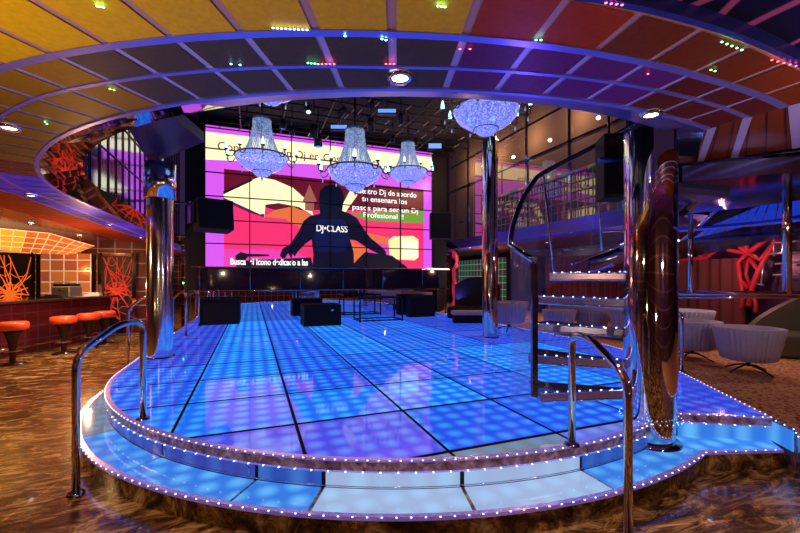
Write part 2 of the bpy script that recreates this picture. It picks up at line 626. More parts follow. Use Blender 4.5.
# riser of lit glass below the nosing
risers = []
a = 180.0
cuts = [180, 192, 206.2, 220.4, 234.6, 242.1, 256.3, 270.5, 284.7, A3]
for k in range(len(cuts) - 1):
    mb = MB()
    pth = arc(R_FL - .02, cuts[k] + .25, cuts[k + 1] - .25, 8)
    band(mb, pth, .012, Z_ST, Z_FL - .088)
    pbuild(mb, 'riser_panel', STEPG[0] if 241 < cuts[k] < 268 else (RISERV if cuts[k] < 221 else RISERG), df)
mb = MB(); band(mb, [(P3[0], P3[1]), P2], .012, Z_ST, Z_FL - .088, 0, .003)
pbuild(mb, 'riser_panel', STEPG[1], df)
mb = MB()
for zz in (Z_ST + .012, Z_FL - .098):
    mb.tube([(x, y, zz) for x, y in arc(R_FL - .016, 221.2, 233.8, 10)], .005, 6)
for aa in (221.2, 233.8):
    x, y = arc(R_FL - .016, aa, aa + 1, 1)[0]; mb.tube([(x, y, Z_ST + .01), (x, y, Z_FL - .095)], .006, 6)
mb.tube([(x, y, Z_ST + .014) for x, y in arc(R_FL - .012, 181, A3, 50)], .004, 5)
pbuild(mb, 'riser_frame', P('handrail_chrome', (.62, .64, .85), 1, .12), df)
led_run(df, [(PC - R_FL - .012, 10.5)] + [(x, y) for x, y in arc(R_FL + .012, 180, A3 - 1, 80)] + [P2, P1] + arc(R_FL + .01, A1, 360, 14) + [(PC + R_FL + .01, QB)], Z_FL + .004, .078)
low = empty('led_strip', (PC, QC, 0))
tag(low, 'string of blue white lamps under the marble band of the dance floor edge', 'led strip')
led_run(low, arc(R_FL + .012, 205, A3 - 1, 80) + [P2], Z_FL - .084, .125)

# ------------------------------------------------------------------ lower step
st = empty('entrance_step', (PC, QC - 4.2, 0), label='pale blue glowing curved step running round the front of the dance floor', cat='step')


def r_step(a):
    t = max(0, min(1, (215 - a) / 35)); return 4.38 - .16 * t


so = [(PC + r_step(a) * math.cos(R(a)), QC + r_step(a) * math.sin(R(a))) for a in [180 + i * (A_OUT - 180) / 70 for i in range(71)]]
base_poly = so + [PB, P2, P3] + arc(R_FL - .03, A3 - .1, 180, 60)
mb = MB(); mb.prism(base_poly, 0, Z_ST - .012)
pbuild(mb, 'base', marble_m, st)
scuts = [180, 192, 206.2, 220.4, 234.6, 242.1, 256.3, 270.5, A_OUT]
smat = [2, 2, 1, 1, 1, 0, 0, 1]
for k in range(len(scuts) - 1):
    a0, a1 = scuts[k] + .22, scuts[k + 1] - .22
    o_ = [(PC + (r_step(a) - .03) * math.cos(R(a)), QC + (r_step(a) - .03) * math.sin(R(a))) for a in [a0 + (a1 - a0) * i / 10 for i in range(11)]]
    i_ = arc(R_FL - .01, a1, a0, 10)
    mb = MB(); mb.prism(o_ + i_, Z_ST - .012, Z_ST)
    pbuild(mb, 'tread_panel', STEPG[smat[k]], st)
mb = MB(); mb.prism([(PA[0] + .01, PA[1]), PB, (P2[0] - .01, P2[1]), P3, (PC + R_FL * math.cos(R(A_OUT)), QC + R_FL * math.sin(R(A_OUT)))], Z_ST - .012, Z_ST)
pbuild(mb, 'tread_panel', STEPG[1], st)
mb = MB(); band(mb, so + [PB], .03, Z_ST - .022, Z_ST + .004, 0, .008)
pbuild(mb, 'edge_trim', strip_m, st)
led_run(st, [(PC + (r_step(a) + .012) * math.cos(R(a)), QC + (r_step(a) + .012) * math.sin(R(a))) for a in [180 + i * (A_OUT - 180) / 70 for i in range(71)]] + [PB], Z_ST + .004, .092)
# lit side glass where the carpet ends
mb = MB(); mb.face([(P2[0], P2[1], Z_ST), (*W(3.385, 3.35), Z_ST), (*W(3.385, 3.35), .34), (P2[0], P2[1], .34)])
pbuild(mb, 'side_panel', STEPG[1], st)
cl = empty('led_strip', (*W(3.4, 3.3), 0)); tag(cl, 'short string of lamps along the carpet corner at the right step', 'led strip')
led_run(cl, [P2, W(3.385, 3.35), W(3.26, 3.19), W(3.1, 2.5)], .36, .1)

# ------------------------------------------------------------------ ceiling with its tiled ring
A_END = 278.6
def cl01(v): return max(0., min(1., v))
def RM(a): return 4.84 + .13 * cl01((249 - a) / 24)
def RB(a): return 5.115 + .12 * cl01((249 - a) / 24) - .09 * cl01((a - 249) / 20)
def RO(a): return 5.95 - .58 * cl01((a - 253) / 4) - .10 * cl01((a - 258) / 14)
RI = lambda a: 4.62
ROWS = [(RI, RM), (RM, RB), (RB, RO)]
def rarc(f, a0, a1, n, d=0): return [(PC + (f(a) + d) * math.cos(R(a)), QC + (f(a) + d) * math.sin(R(a))) for a in [a0 + (a1 - a0) * i / n for i in range(n + 1)]]


def tile_ring(name, r0, r1, pick, a_end=360, right=True):
    mb = MB(); g = .019; zt = Z_CE - .006
    n = round((a_end - 180) / 3.6)
    for i in range(n):
        a0 = 180 + (a_end - 180) * i / n; a1 = 180 + (a_end - 180) * (i + 1) / n
        ga = math.degrees(g / 4.8)
        q = [(PC + (f(a) + d) * math.cos(R(a)), QC + (f(a) + d) * math.sin(R(a)), zt) for f, d, a in ((r0, g, a0 + ga), (r1, -g, a0 + ga), (r1, -g, a1 - ga), (r0, g, a1 - ga))]
        mb.face(q, pick((a0 + a1) / 2))
    m = int((QB + 1.3 - QC) / .3); R0, R1 = r0(180), r1(180); S0, S1 = 4.62 + (r0(249) - 4.62), min(5.55, r1(249))
    for i in range(m):
        y0 = QC + i * .3 + g; y1 = QC + (i + 1) * .3 - g
        mb.face([(PC - R1 + g, y0, zt), (PC - R0 - g, y0, zt), (PC - R0 - g, y1, zt), (PC - R1 + g, y1, zt)], pick(170))
        if right:
            mb.face([(PC + S1 - g, y0, zt), (PC + S0 + g, y0, zt), (PC + S0 + g, y1, zt), (PC + S1 - g, y1, zt)], pick(370))
    return mb


TM = [T_YEL, T_ORG, T_BRN, T_GRY, T_PUR_LIT, T_WIN, T_OCH, T_BLU_LIT]


def pick_outer(a):  # colour by angle, partly coloured light put into the tiles
    if a < 185: return 1
    if a < 202: return 1
    if a < 251.8: return 0
    if a < 262: return 1
    return 2


def pick_inner(a):  # purple and blue zones are light put into the tile colours
    if a < 196 or a > 360: return 7
    if a < 203: return 2
    if a < 230: return 6
    if a < 254.5: return 3
    if a < 266: return 4
    return 5


ce = empty('ceiling', (0, 0, Z_CE), kind='structure', label='low tiled ceiling ring around the opening over the dance floor')
mb = MB()                                  # the metal lattice the tiles sit in
lat0 = [(PC - 4.62, 13.8)] + arc(4.62, 180, A_END, 90); lat1 = [(PC - 5.95, 13.8)] + rarc(RO, 180, A_END, 90)
latm = [(PC - 5.235, 13.8)] + rarc(RB, 180, A_END, 90)
for i in range(len(lat0) - 1):
    mb.face([(*lat0[i], Z_CE), (*lat0[i + 1], Z_CE), (*latm[i + 1], Z_CE), (*latm[i], Z_CE)], 0)
    mb.face([(*latm[i], Z_CE), (*latm[i + 1], Z_CE), (*lat1[i + 1], Z_CE), (*lat1[i], Z_CE)], 1)
mb.face([(PC + 4.62, 4.4, Z_CE), (PC + 5.55, 4.4, Z_CE), (PC + 5.55, 13.8, Z_CE), (PC + 4.62, 13.8, Z_CE)])
pbuild(mb, 'tile_lattice', [grout_m, grout_r], ce)
for (r0, r1) in ROWS:
    pbuild(tile_ring('tile_row', r0, r1, pick_outer if r0 is RB else pick_inner, A_END), 'tile_row', TM, ce)
# copper slats beyond the ring, left side
mb = MB()
l0 = [(PC - 5.95, 13.8)] + arc(5.95, 180, 256, 50)
l1 = [(-13.5, 13.8), (-13.5, QC)] + [(-13.5, QC - 11 * i / 49) for i in range(1, 50)]
for i in range(len(l0) - 1):
    a, b = l0[i], l0[i + 1]
    ea = (-13.5, a[1] if i == 0 else a[1] - (i / 50.) * 5); eb = (-13.5, b[1] - ((i + 1) / 50.) * 5)
    mb.face([(*a, Z_CE + .002), (*b, Z_CE + .002), (*eb, Z_CE + .002), (*ea, Z_CE + .002)])
pbuild(mb, 'slat_field', slat_m, ce)
# brown slab by the stair with three metal bands
s_in = (PC + 4.62 * math.cos(R(A_END)), QC + 4.62 * math.sin(R(A_END)))
s_out = (PC + 5.28 * math.cos(R(A_END)), QC + 5.28 * math.sin(R(A_END)))
slab = [s_in, s_out, W(3.4, 2.05), W(4.6, 2.3), W(6.0, 2.2), W(6.0, 2.6), W(3.9, 2.95), W(3.3, 3.2), W(2.8, 3.66)]
mb = MB(); mb.prism(slab, Z_CE - .003, Z_CE + .10)
pbuild(mb, 'slab_panel', T_BRN, ce)


def strip2(mb, a, b, w, z, mi=0):
    a = Vector(a); b = Vector(b); d = (b - a).normalized(); n = Vector((-d.y, d.x)) * w / 2
    mb.face([(*(a + n), z), (*(b + n), z), (*(b - n), z), (*(a - n), z)], mi)


mb = MB()
rp = lambda r: (PC + r * math.cos(R(A_END)), QC + r * math.sin(R(A_END)))
strip2(mb, rp(4.64), W(2.8, 3.64), .05, Z_CE - .008)
strip2(mb, rp(4.84), W(2.98, 3.48), .05, Z_CE - .008)
strip2(mb, rp(5.07), W(3.28, 3.22), .06, Z_CE - .008)
strip2(mb, rp(5.25), W(3.62, 3.06), .05, Z_CE - .008)

strip2(mb, W(2.8, 3.64), W(3.9, 2.95), .03, Z_CE - .010)
pbuild(mb, 'metal_band', grout_m, ce)
mb = MB()
for k in range(5):
    t = (k + .5) / 5
    a = Vector(rp(4.64)).lerp(Vector(rp(5.07)), t); b = Vector(W(2.8, 3.64)).lerp(Vector(W(3.28, 3.22)), t)
    strip2(mb, a, b, .008, Z_CE - .007)
pbuild(mb, 'seam_line', black, ce)
# right hand low ceiling past the opening
mb = MB()
mb.face([(PC + 5.55, 2.0, Z_CE), (13, 2.0, Z_CE), (13, 18, Z_CE), (PC + 5.55, 18, Z_CE)])
mb.face([(PC + 5.55, 13.8, Z_CE), (PC + 5.55, 18, Z_CE), (-13.5, 18, Z_CE), (-13.5, 13.8, Z_CE)])
pbuild(mb, 'slab_panel', T_WIN, ce)
# mirror fascia sloping up from the ring into the opening
mb = MB()
f0 = [(PC - 4.62, QB)] + arc(4.62, 180, A_END, 24); f1 = [(PC - 4.27, QB)] + arc(4.27, 180, A_END, 24)
for i in range(len(f0) - 1):
    mb.face([(*f0[i], Z_CE - .01), (*f0[i + 1], Z_CE - .01), (*f1[i + 1], 2.85), (*f1[i], 2.85)], 1 if i < 14 else 0)
mb.face([(PC + 4.62, 5.2, Z_CE - .01), (PC + 4.62, QB, Z_CE - .01), (PC + 4.27, QB, 2.98), (PC + 4.27, 5.2, 2.98)])
pbuild(mb, 'mirror_fascia', [fascia_m, P('fascia_clear', (.42, .38, .50), 1, .03)], ce)
mb = MB()
band(mb, [(PC - 4.63, QB)] + arc(4.63, 180, A_END, 40), .03, Z_CE - .014, Z_CE + .0)
band(mb, rarc(RB, 181, A_END, 70, .022), .044, Z_CE - .012, Z_CE)
band(mb, rarc(RM, 181, A_END, 70, .012), .024, Z_CE - .010, Z_CE)
pbuild(mb, 'metal_lip', P('lilac_metal', (.26, .24, .95), .55, .3), ce)
# violet web ceiling, higher, past the outer edge on the right
wc = empty('ceiling_upper', (0, 0, 3.2), kind='structure', label='dark violet web patterned ceiling beyond the tiled ring')
mb = MB()
w0 = rarc(RO, 256, 300, 20, .03)
w1 = [(p[0] + (p[0] - PC) * 1.5, p[1] + (p[1] - QC) * 1.5) for p in w0]
for i in range(20):
    mb.face([(*w0[i], 2.79), (*w0[i + 1], 2.79), (*w1[i + 1], 3.3), (*w1[i], 3.3)])
pbuild(mb, 'web_panel', web_vio, wc)
mb = MB(); band(mb, rarc(RO, 257, 284, 30, .03), .03, Z_CE - .01, 2.79)
pbuild(mb, 'metal_lip', P('blue_trim', (.03, .04, .35), .3, .3), wc)

# lamps twinkling on the ring: red, green and blue clusters
tl = empty('led_strip', W(0, 2)+(Z_CE,)); tag(tl, 'red and green pin lamps scattered on the tiled ring above', 'led strip')
for (x0, y0, x1, y1, n, m) in [(722, 42, 742, 50, 5, led_green), (772, 60, 796, 66, 5, led_red), (606, 3, 622, 5, 4, led_red),
                               (231, 64, 240, 65, 2, led_teal), (308, 63, 318, 64, 4, led_green), (322, 64, 334, 64, 4, led_red), (386, 64, 394, 64, 3, led_red),
                               (438, 6, 445, 7, 3, led_teal), (97, 6, 103, 7, 3, led_teal), (536, 40, 541, 40, 2, led_green), (273, 28, 307, 30, 9, led_m),
                               (45, 122, 47, 124, 2, led_green), (110, 89, 114, 90, 2, led_green), (711, 70, 715, 71, 2, led_green), (382, 39, 386, 40, 2, led_teal), (345, 36, 385, 37, 1, led_teal),
                               (460, 49, 470, 49, 2, led_red), (648, 74, 650, 75, 1, led_red)]:
    for k in range(n):
        t = k / max(1, n - 1)
        p = on_z(x0 + (x1 - x0) * t, y0 + (y1 - y0) * t, Z_CE - .018)
        mb = MB(); mb.lathe([(0, -.004), (.006, 0), (0, .004)], (0, 0, 0), n=6)
        o = mb.build('led_lamp', m, tl); o.location = p - tl.location

# ------------------------------------------------------------------ downlights
def downlight(px, py, label, e=26, z=Z_CE - .012, r=.045, col=(1, .78, .55), on=True, hang=0):
    p = on_z(px, py, z)
    o = empty('downlight', p, label=label, cat='ceiling light', group=None)
    mb = MB(); mb.lathe([(r * 1.5, 0.004), (r * 1.45, -.014), (r, -.014), (r * .95, 0.0)], n=20); mb.build('trim_ring', chrome, o)
    mb = MB(); mb.lathe([(0, -.008), (r * .95, -.006)], n=16); mb.build('lens', lamp_m, o)
    if e:
        l = bpy.data.lights.new('downlight_lamp', 'SPOT'); l.energy = e; l.color = col; l.spot_size = R(115); l.spot_blend = .8; l.shadow_soft_size = .05
        lo = bpy.data.objects.new('downlight_lamp', l); COL.objects.link(lo); lo.location = p + Vector((0, 0, -.03))
    return o


downlight(400, 77, 'round bright downlight in the middle of the tiled ring above the dance floor front', 40)
downlight(651, 114, 'round bright downlight in the ring just above the large chrome pillar', 40)
downlight(9, 127, 'round bright downlight in the yellow tiles at the left end of the ring', 60)
downlight(31, 195, 'downlight in the copper ceiling nearest the blue tiled band', 120)
downlight(31, 224, 'downlight in the copper ceiling above the bar stools', 160)
downlight(110, 225, 'downlight in the copper ceiling behind the blue tiled band', 160)
downlight(80, 236, 'downlight in the copper ceiling past the orange tile canopy', 160)
downlight(141, 238, 'downlight in the copper ceiling beside the left chrome pillar', 120)
downlight(710, 219, 'downlight on the low ceiling to the right of the large chrome pillar', 60)
downlight(766, 228, 'downlight on the low ceiling over the lilac tub chairs', 80)
downlight(547, 243, 'downlight on the low ceiling behind the staircase treads', 90)
downlight(470, 248, 'downlight over the booth next to the green tile wall', 90)

# ------------------------------------------------------------------ upper hall: mirror walls, roof
def upper_wall(name, p, q0, q1, z0, z1, label, cols, zs, sgn, mw=.07):
    o = empty(name, (p, (q0 + q1) / 2, z0), kind='structure', label=label)
    mb = MB(); mb.box((p + sgn * .05, (q0 + q1) / 2, (z0 + z1) / 2), (.08, q1 - q0, z1 - z0)); pbuild(mb, 'mirror_panel', P('blue_tint_mirror', (.52, .52, .78), .95, .10) if sgn < 0 else P('brown_view_mirror', (.42, .30, .26), .72, .02), o)  # right panel: brown of a reflected ceiling put into the mirror tint
    mb = MB()
    for i in range(cols + 1):
        mb.box((p, q0 + (q1 - q0) * i / cols, (z0 + z1) / 2), (.05 if sgn > 0 else .014, mw, z1 - z0))
    for z in zs:
        mb.box((p, (q0 + q1) / 2, z), (.05 if sgn > 0 else .014, q1 - q0, mw * .6))
    pbuild(mb, 'mullion', chrome_dark if sgn > 0 else steel_blk, o)
    return o


uw = upper_wall('wall_upper_left', PC - 4.33, QC - .6, QB + .3, 2.90, 6.3, 'tinted mirror wall of the upper level on the left', 20, (3.5, 4.1, 4.7, 5.3, 5.9), -1, .02)
ur = upper_wall('wall_upper_right', PC + 4.33, 5.4, QB + .3, 2.98, 6.3, 'tinted mirror wall of the upper level on the right', 5, (4.75, 5.6), 1)
# mosaic of small mirrors on the lower half, right
mb = MB(); q = 5.4
p = PC + 4.30
while q < 9.6:
    mb.box((p, q, 3.48), (.02, .018, 1.0)); q += .2
for k in range(6):
    mb.box((p, 7.5, 2.98 + .2 * k), (.02, 4.2, .018))
mb.box((p, 7.5, 4.02), (.05, 4.2, .06))
mg = P('rainbow_grout', (.6, .5, .6), .4, .35)
nt, N, L, b = nodes(mg); nn = N.new('ShaderNodeTexNoise'); nn.inputs['Scale'].default_value = 1.6; L.new(coords(nt), nn.inputs['Vector'])
rr_ = ramp(nt, [(.34, (.05, .35, .12)), (.42, (.45, .45, .30)), (.50, (.50, .04, .10)), (.58, (.25, .15, .6)), (.68, (.10, .45, .30))]); L.new(nn.outputs['Fac'], rr_.inputs[0]); L.new(rr_.outputs[0], b.inputs['Base Color'])
pbuild(mb, 'mosaic_lattice', mg, ur)
# dark curved parapet over the front of the ring (seen only in reflections)
mb = MB(); band(mb, arc(4.36, 186, A_END, 40), .03, 2.9, 6.3)
tag(mb.build('wall_front_upper', black_gloss), 'dark curved upper wall over the ring', kind='structure')
mb = MB(); mb.face([(-2.1, 0, 6.3), (13, 0, 6.3), (13, QB + .4, 6.3), (-2.1, QB + .4, 6.3)])
tag(mb.build('ceiling_roof', black), 'black roof high over the dance floor', kind='structure')

# roof rig: bars and stage lamps
rig = empty('lighting_rig', (PC, 9, 6.1), label='black grid of roof bars carrying the stage lamps', cat='lighting rig')
for k in range(6):
    y = 7.4 + k * .95
    mb = MB()
    mb.tube([(-1.9, y, 6.1), (6.6, y, 6.1)], .025, 8); mb.tube([(-1.9, y, 5.9), (6.6, y, 5.9)], .02, 8)
    x = -1.9
    while x < 6.4:
        mb.tube([(x, y, 5.9), (x + .25, y, 6.1)], .010, 5); x += .5
    pbuild(mb, 'truss_bar', steel_blk, rig)
for k in range(8):
    x = -1.4 + k * 1.1
    mb = MB(); mb.tube([(x, 6.9, 6.0), (x, 12.15, 6.0)], .022, 8)
    pbuild(mb, 'cross_bar', steel_blk, rig)
pale_bar = P('pale_metal', (.45, .42, .30), .7, .35)
mb = MB()
for k in range(26):
    x = random.uniform(1.5, 6.3); y = random.uniform(8.5, 12.2)
    mb.box((x, y, 5.86), (.02, .30, .02), rz=.1)
pbuild(mb, 'cable_clip', pale_bar, rig)

lampglow = [P('stage_glow_blue', (.1, .2, .8), 0, .3, emit=(.08, .25, .9), es=1.3), P('stage_glow_white', (.6, .7, .9), 0, .3, emit=(.5, .65, .9), es=1.6),
            P('stage_glow_green', (.1, .5, .3), 0, .3, emit=(.05, .5, .25), es=.9)]


def stage_lamp(px, py, Z, label, kind, tilt=0.5, s=1.):
    p = on_Z(px, py, Z)
    o = empty('stage_lamp', p, rz=random.uniform(-.6, .6), label=label, cat='stage lamp', group='stage lamps under the roof bars')
    body = MB(); M = Matrix.Rotation(tilt, 4, 'X')
    prof = [(0, .13), (.05, .13), (.075, .05), (.085, -.12), (.07, -.13)]
    body.lathe([(r * s, z * s) for r, z in prof], n=16)
    b = body.build('lamp_body', steel_blk, o); b.rotation_euler = (tilt, 0, 0)
    l = MB(); l.lathe([(0, -.118 * s), (.07 * s, -.122 * s)], n=16); lb = l.build('lens', lampglow[kind], o); lb.rotation_euler = (tilt, 0, 0)
    y = MB(); y.tube([(-.1 * s, 0, 0), (-.1 * s, 0, .16 * s), (.1 * s, 0, .16 * s), (.1 * s, 0, 0)], .010, 6)
    top = max(.2, 6.08 - p.z); y.tube([(0, 0, .16 * s), (0, 0, top)], .014, 6)
    y.build('yoke', steel_blk, o)


SL = [(314, 131, 9.5, 'green glowing stage lamp above the middle of the screen', 2, .4, 1.2), (308, 109, 9.0, 'small stage lamp beneath the roof beside the clipped chandelier', 1, -.5, .8),
      (342, 112, 8.5, 'bright white stage lamp over the central chandelier', 1, .9, .9), (283, 124, 9.5, 'blue stage lamp between the left chandelier and the screen top', 0, .2, .9),
      (318, 140, 10., 'long narrow stage lamp hanging in front of the screen top edge', 0, .1, 1.3), (371, 124, 9.5, 'dark stage lamp right of the central chandelier chain', 0, .5, 1.2),
      (401, 118, 9.5, 'blue stage lamp over the smaller right chandelier', 0, .6, 1.), (393, 139, 11., 'small blue stage lamp beside the top of the right chandelier', 0, .3, .8),
      (416, 142, 11.5, 'faint stage lamp just right of the right chandelier crown', 0, .3, .8), (247, 122, 9.6, 'small stage lamp at the top left of the screen', 1, .4, .7),
      (292, 131, 10., 'tiny blue stage lamp hanging over the middle screen column', 0, .4, .8), (444, 125, 10.5, 'stage lamp hidden near the right end of the bars', 0, .4, .8),
      (372, 105, 8.6, 'stage lamp high over the central chandelier chain', 1, .4, .7)]
for s_ in SL:
    stage_lamp(*s_)
for (px, py, Z, w, h, lab) in [(339, 127, 10.2, .42, .09, 'flat blue wash light on the left of the central chandelier'), (387, 111, 9.2, .42, .08, 'flat pale wash light over the right chandelier'),
                               (435, 146, 11.5, .38, .14, 'flat blue wash light at the right corner of the screen')]:
    p = on_Z(px, py, Z); o = empty('wash_light', p, rz=-TH, label=lab, cat='stage light', group=None)
    mb = MB(); mb.box((0, .06, 0), (w + .04, .14, h + .05)); mb.tube([(0, .06, h / 2), (0, .06, 6.08 - p.z)], .015, 6); mb.build('housing', steel_blk, o)
    mb = MB(); mb.box((0, -.016, 0), (w, .01, h)); mb.build('lens', P('wash_glow', (.2, .4, .9), 0, .3, emit=(.16, .38, .95), es=.9), o)

# ------------------------------------------------------------------ screen
QS = 12.32
vw = empty('video_wall', (2.27, QS, 1.9), label='giant video wall of thirty six screens showing a disc jockey class picture', cat='video wall')
tlp = on_q(205, 124, QS); brp = on_q(432, 267, QS)
X0, X1 = tlp.x, brp.x; ZB, ZT = 1.97, tlp.z
mb = MB(); mb.box(((X0 + X1) / 2, QS + .1, (ZB + ZT) / 2), (X1 - X0 + .1, .12, ZT - ZB + .1)); pbuild(mb, 'housing', black, vw)


def em(name, c, s=1.):
    return P(name, (.01, .01, .01), 0, .3, emit=c, es=s)


S_VIO = em('screen_violet', (.62, .09, .78), 1.1); S_CRM = em('screen_cream', (.98, .92, .50), 1.15); S_RED = em('screen_maroon', (.13, .004, .02), 1)
S_PNK = em('screen_pink', (.85, .03, .16), 1.05); S_HOT = em('screen_hot_pink', (.80, .05, .40), 1.05); S_GRN = em('screen_green', (.16, .32, .04), 1)
S_ORG = em('screen_orange', (.75, .16, .05), 1); S_NAVY = em('screen_navy', (.001, .002, .016), 1); S_DK = em('screen_dark', (.004, .004, .012), 1)
S_TXTD = em('screen_text_dark', (.22, .02, .06), 1); S_TXTW = em('screen_text_white', (.95, .93, .95), 1.2); S_CUBE = em('screen_pale_yellow', (.90, .82, .38), 1.05); S_BLUE = em('screen_blue', (.002, .006, .06), 1)
_ly = [0]


def spoly(pts, m, name='picture_area', crop=True):
    _ly[0] += 1
    y = QS + .035 - .0014 * _ly[0]
    q = []
    for (x, yy) in pts:
        if crop: x, yy = 200 + x / 3.3333, 120 + yy / 3.3333
        v = on_q(x, yy, y)
        q.append((min(max(v.x, X0), X1), y, min(max(v.z, ZB), ZT)))
    mb = MB(); mb.face(q)
    return pbuild(mb, name, m, vw)


y0 = QS + .036
mb = MB(); mb.face([(X0, y0, ZB), (X1, y0, ZB), (X1, y0, ZT), (X0, y0, ZT)]); pbuild(mb, 'display', S_VIO, vw)
spoly([(0, 36), (800, 128), (800, 168), (0, 130)], S_CRM)
spoly([(80, 163), (745, 232), (745, 500), (80, 500)], S_PNK)
spoly([(80, 163), (745, 232), (745, 300), (480, 300), (250, 300), (80, 250)], S_RED)
spoly([(78, 243), (165, 203), (198, 190), (250, 200), (310, 226), (350, 262), (372, 300), (378, 318), (330, 290), (262, 277), (218, 282), (214, 330), (196, 318), (140, 290), (78, 262)], S_CRM)
spoly([(78, 238), (170, 197), (176, 202), (78, 248)], S_DK)
spoly([(78, 258), (200, 314), (214, 312), (214, 334), (196, 322), (78, 270)], em('screen_plum', (.12, .01, .10)))
spoly([(250, 300), (310, 288), (372, 318), (330, 360), (285, 330), (215, 322)], S_ORG)
spoly([(340, 275), (365, 215), (390, 272), (380, 272), (380, 305), (350, 300), (350, 275)], em('screen_dusky', (.35, .10, .08)))
spoly([(215, 325), (330, 352), (290, 430), (200, 470), (80, 470), (80, 280)], S_PNK)
spoly([(80, 430), (300, 430), (378, 470), (378, 498), (80, 498)], S_HOT)
spoly([(500, 235), (525, 250), (490, 300), (474, 325), (466, 300)], S_CRM)
spoly([(500, 310), (745, 300), (745, 345), (560, 338)], S_GRN)
spoly([(560, 335), (745, 345), (745, 380), (520, 365)], S_PNK)
spoly([(510, 365), (640, 395), (630, 430), (560, 410)], S_ORG)
spoly([(500, 400), (560, 430), (530, 470), (505, 490)], S_ORG)
spoly([(560, 400), (640, 420), (640, 470), (560, 470)], S_HOT)
spoly([(628, 400), (645, 388), (710, 386), (728, 398), (728, 458), (715, 468), (650, 464), (632, 452)], S_CUBE)
spoly([(675, 398), (728, 404), (728, 458), (675, 462)], em('screen_lemon', (1, .98, .66), 1.1))
spoly([(120, 470), (370, 458), (378, 500), (120, 500)], S_DK)
spoly([(118, 452), (135, 440), (160, 446), (230, 448), (230, 454), (160, 456), (150, 468), (118, 466)], S_DK)
spoly([(520, 470), (550, 440), (640, 452), (690, 490), (690, 500), (500, 500)], S_DK)
spoly([(400, 312), (396, 262), (400, 236), (415, 220), (437, 214), (461, 220), (476, 236), (480, 262), (474, 303), (500, 312), (524, 328), (545, 362), (570, 395), (602, 420), (618, 436), (624, 462), (618, 470), (610, 448), (604, 468), (594, 446), (566, 432), (522, 402), (500, 398), (512, 440), (514, 500), (374, 500), (378, 450), (372, 398), (352, 412), (325, 440), (316, 456), (308, 446), (304, 462), (294, 444), (284, 460), (274, 462), (266, 452), (274, 430), (302, 412), (328, 372), (346, 336), (366, 320)], S_NAVY, 'silhouette_picture')
spoly([(392, 330), (480, 330), (500, 398), (480, 440), (392, 440), (380, 395)], S_BLUE, 'silhouette_picture')


def stext(body, px0, py0, px1, hgt, m, bold=0., slope_px=None):
    """lettering laid along the screen from a sighted start to a sighted end"""
    _ly[0] += 1
    y = QS + .035 - .0014 * _ly[0] - .001
    cu = bpy.data.curves.new('lettering', 'FONT'); cu.body = body; cu.size = 1; cu.extrude = .002; cu.offset = bold
    ob = bpy.data.objects.new('lettering', cu); COL.objects.link(ob)
    bpy.context.view_layer.update()
    dg = bpy.context.evaluated_depsgraph_get()
    me = bpy.data.meshes.new_from_object(ob.evaluated_get(dg))
    bpy.data.objects.remove(ob)
    w = max(v.co.x for v in me.vertices) or 1
    a = on_q(px0, py0, y); b = on_q(px1, py0, y)
    sx = (b.x - a.x) / w
    M = Matrix.Translation((a.x, y, a.z)) @ Matrix.Rotation(PI / 2, 4, 'X') @ Matrix.Diagonal((sx, hgt, .5, 1))
    me.transform(M)
    me.materials.clear(); me.materials.append(m)
    o = bpy.data.objects.new('lettering', me); COL.objects.link(o); o.parent = vw; o.location = -Vector(vw.location)
    return o


stext('Conviertete en Dj en Costa Pacifica', 217, 149.5, 380, .34, S_TXTD, .006)
stext('Nuestro Dj de abordo', 352, 192.5, 416.5, .25, S_TXTW, .012)
stext('te ensenara los', 362, 201, 407, .25, S_TXTW, .012)
stext('pasos para ser un Dj', 352, 209.2, 418, .24, S_TXTW, .012)
stext('Profesional !!', 363, 217, 403.5, .23, S_TXTW, .012)
stext('DJ\u2022CLASS', 316, 231, 347.5, .30, S_TXTW, .008)
stext('Busca  el Icono dedicado a las', 230, 264.5, 308, .26, S_TXTW, .03)
# bezels between the thirty six screens
mb = MB()
yb = QS - .045
for i in range(7):
    x = X0 + (X1 - X0) * i / 6; mb.box((x, yb + .02, (ZB + ZT) / 2), (.028, .05, ZT - ZB))
for j in range(7):
    z = ZB + (ZT - ZB) * j / 6; mb.box(((X0 + X1) / 2, yb + .02, z), (X1 - X0, .05, .028))
pbuild(mb, 'bezel_grid', black, vw)

# stage wall, mirror band and booth
mb = MB(); mb.box((PC, QB + .09, 3.3), (8.3, .1, 6.2)); tag(mb.build('wall_stage', black), 'black wall behind the giant screen', kind='structure')
mb = MB(); mb.box((PC, QB - .01, .83), (8.1, .04, .92)); o = mb.build('wall_mirror', mirror_m)
tag(o, 'long low mirror at the back of the dance floor under the screen', 'mirror')
bo = empty('dj_booth', (2.27, 12.1, 1.3), label='long dark glass fronted booth ledge below the giant screen', cat='booth')
mb = MB(); mb.box((2.27, 12.17, 1.60), (X1 - X0 + .3, .3, .64)); pbuild(mb, 'front_panel', P('smoked_glass', (.015, .012, .025), 0, .06, coat=.8), bo)
mb = MB()
for z in (1.30, 1.96):
    mb.tube([(X0 - .3, 11.98, z), (X1 + .5, 11.98, z)], .022, 10)
pbuild(mb, 'rail', chrome_dark, bo)
for x in (X0 - .1, X0 + 1.2, X0 + 2.6, X0 + 3.9, X0 + 5.2, X0 + 6.6, X1 + .1):
    mb = MB(); mb.tube([(x, 11.98, 1.28), (x, 11.98, 1.97)], .018, 8); pbuild(mb, 'post', chrome_dark, bo)

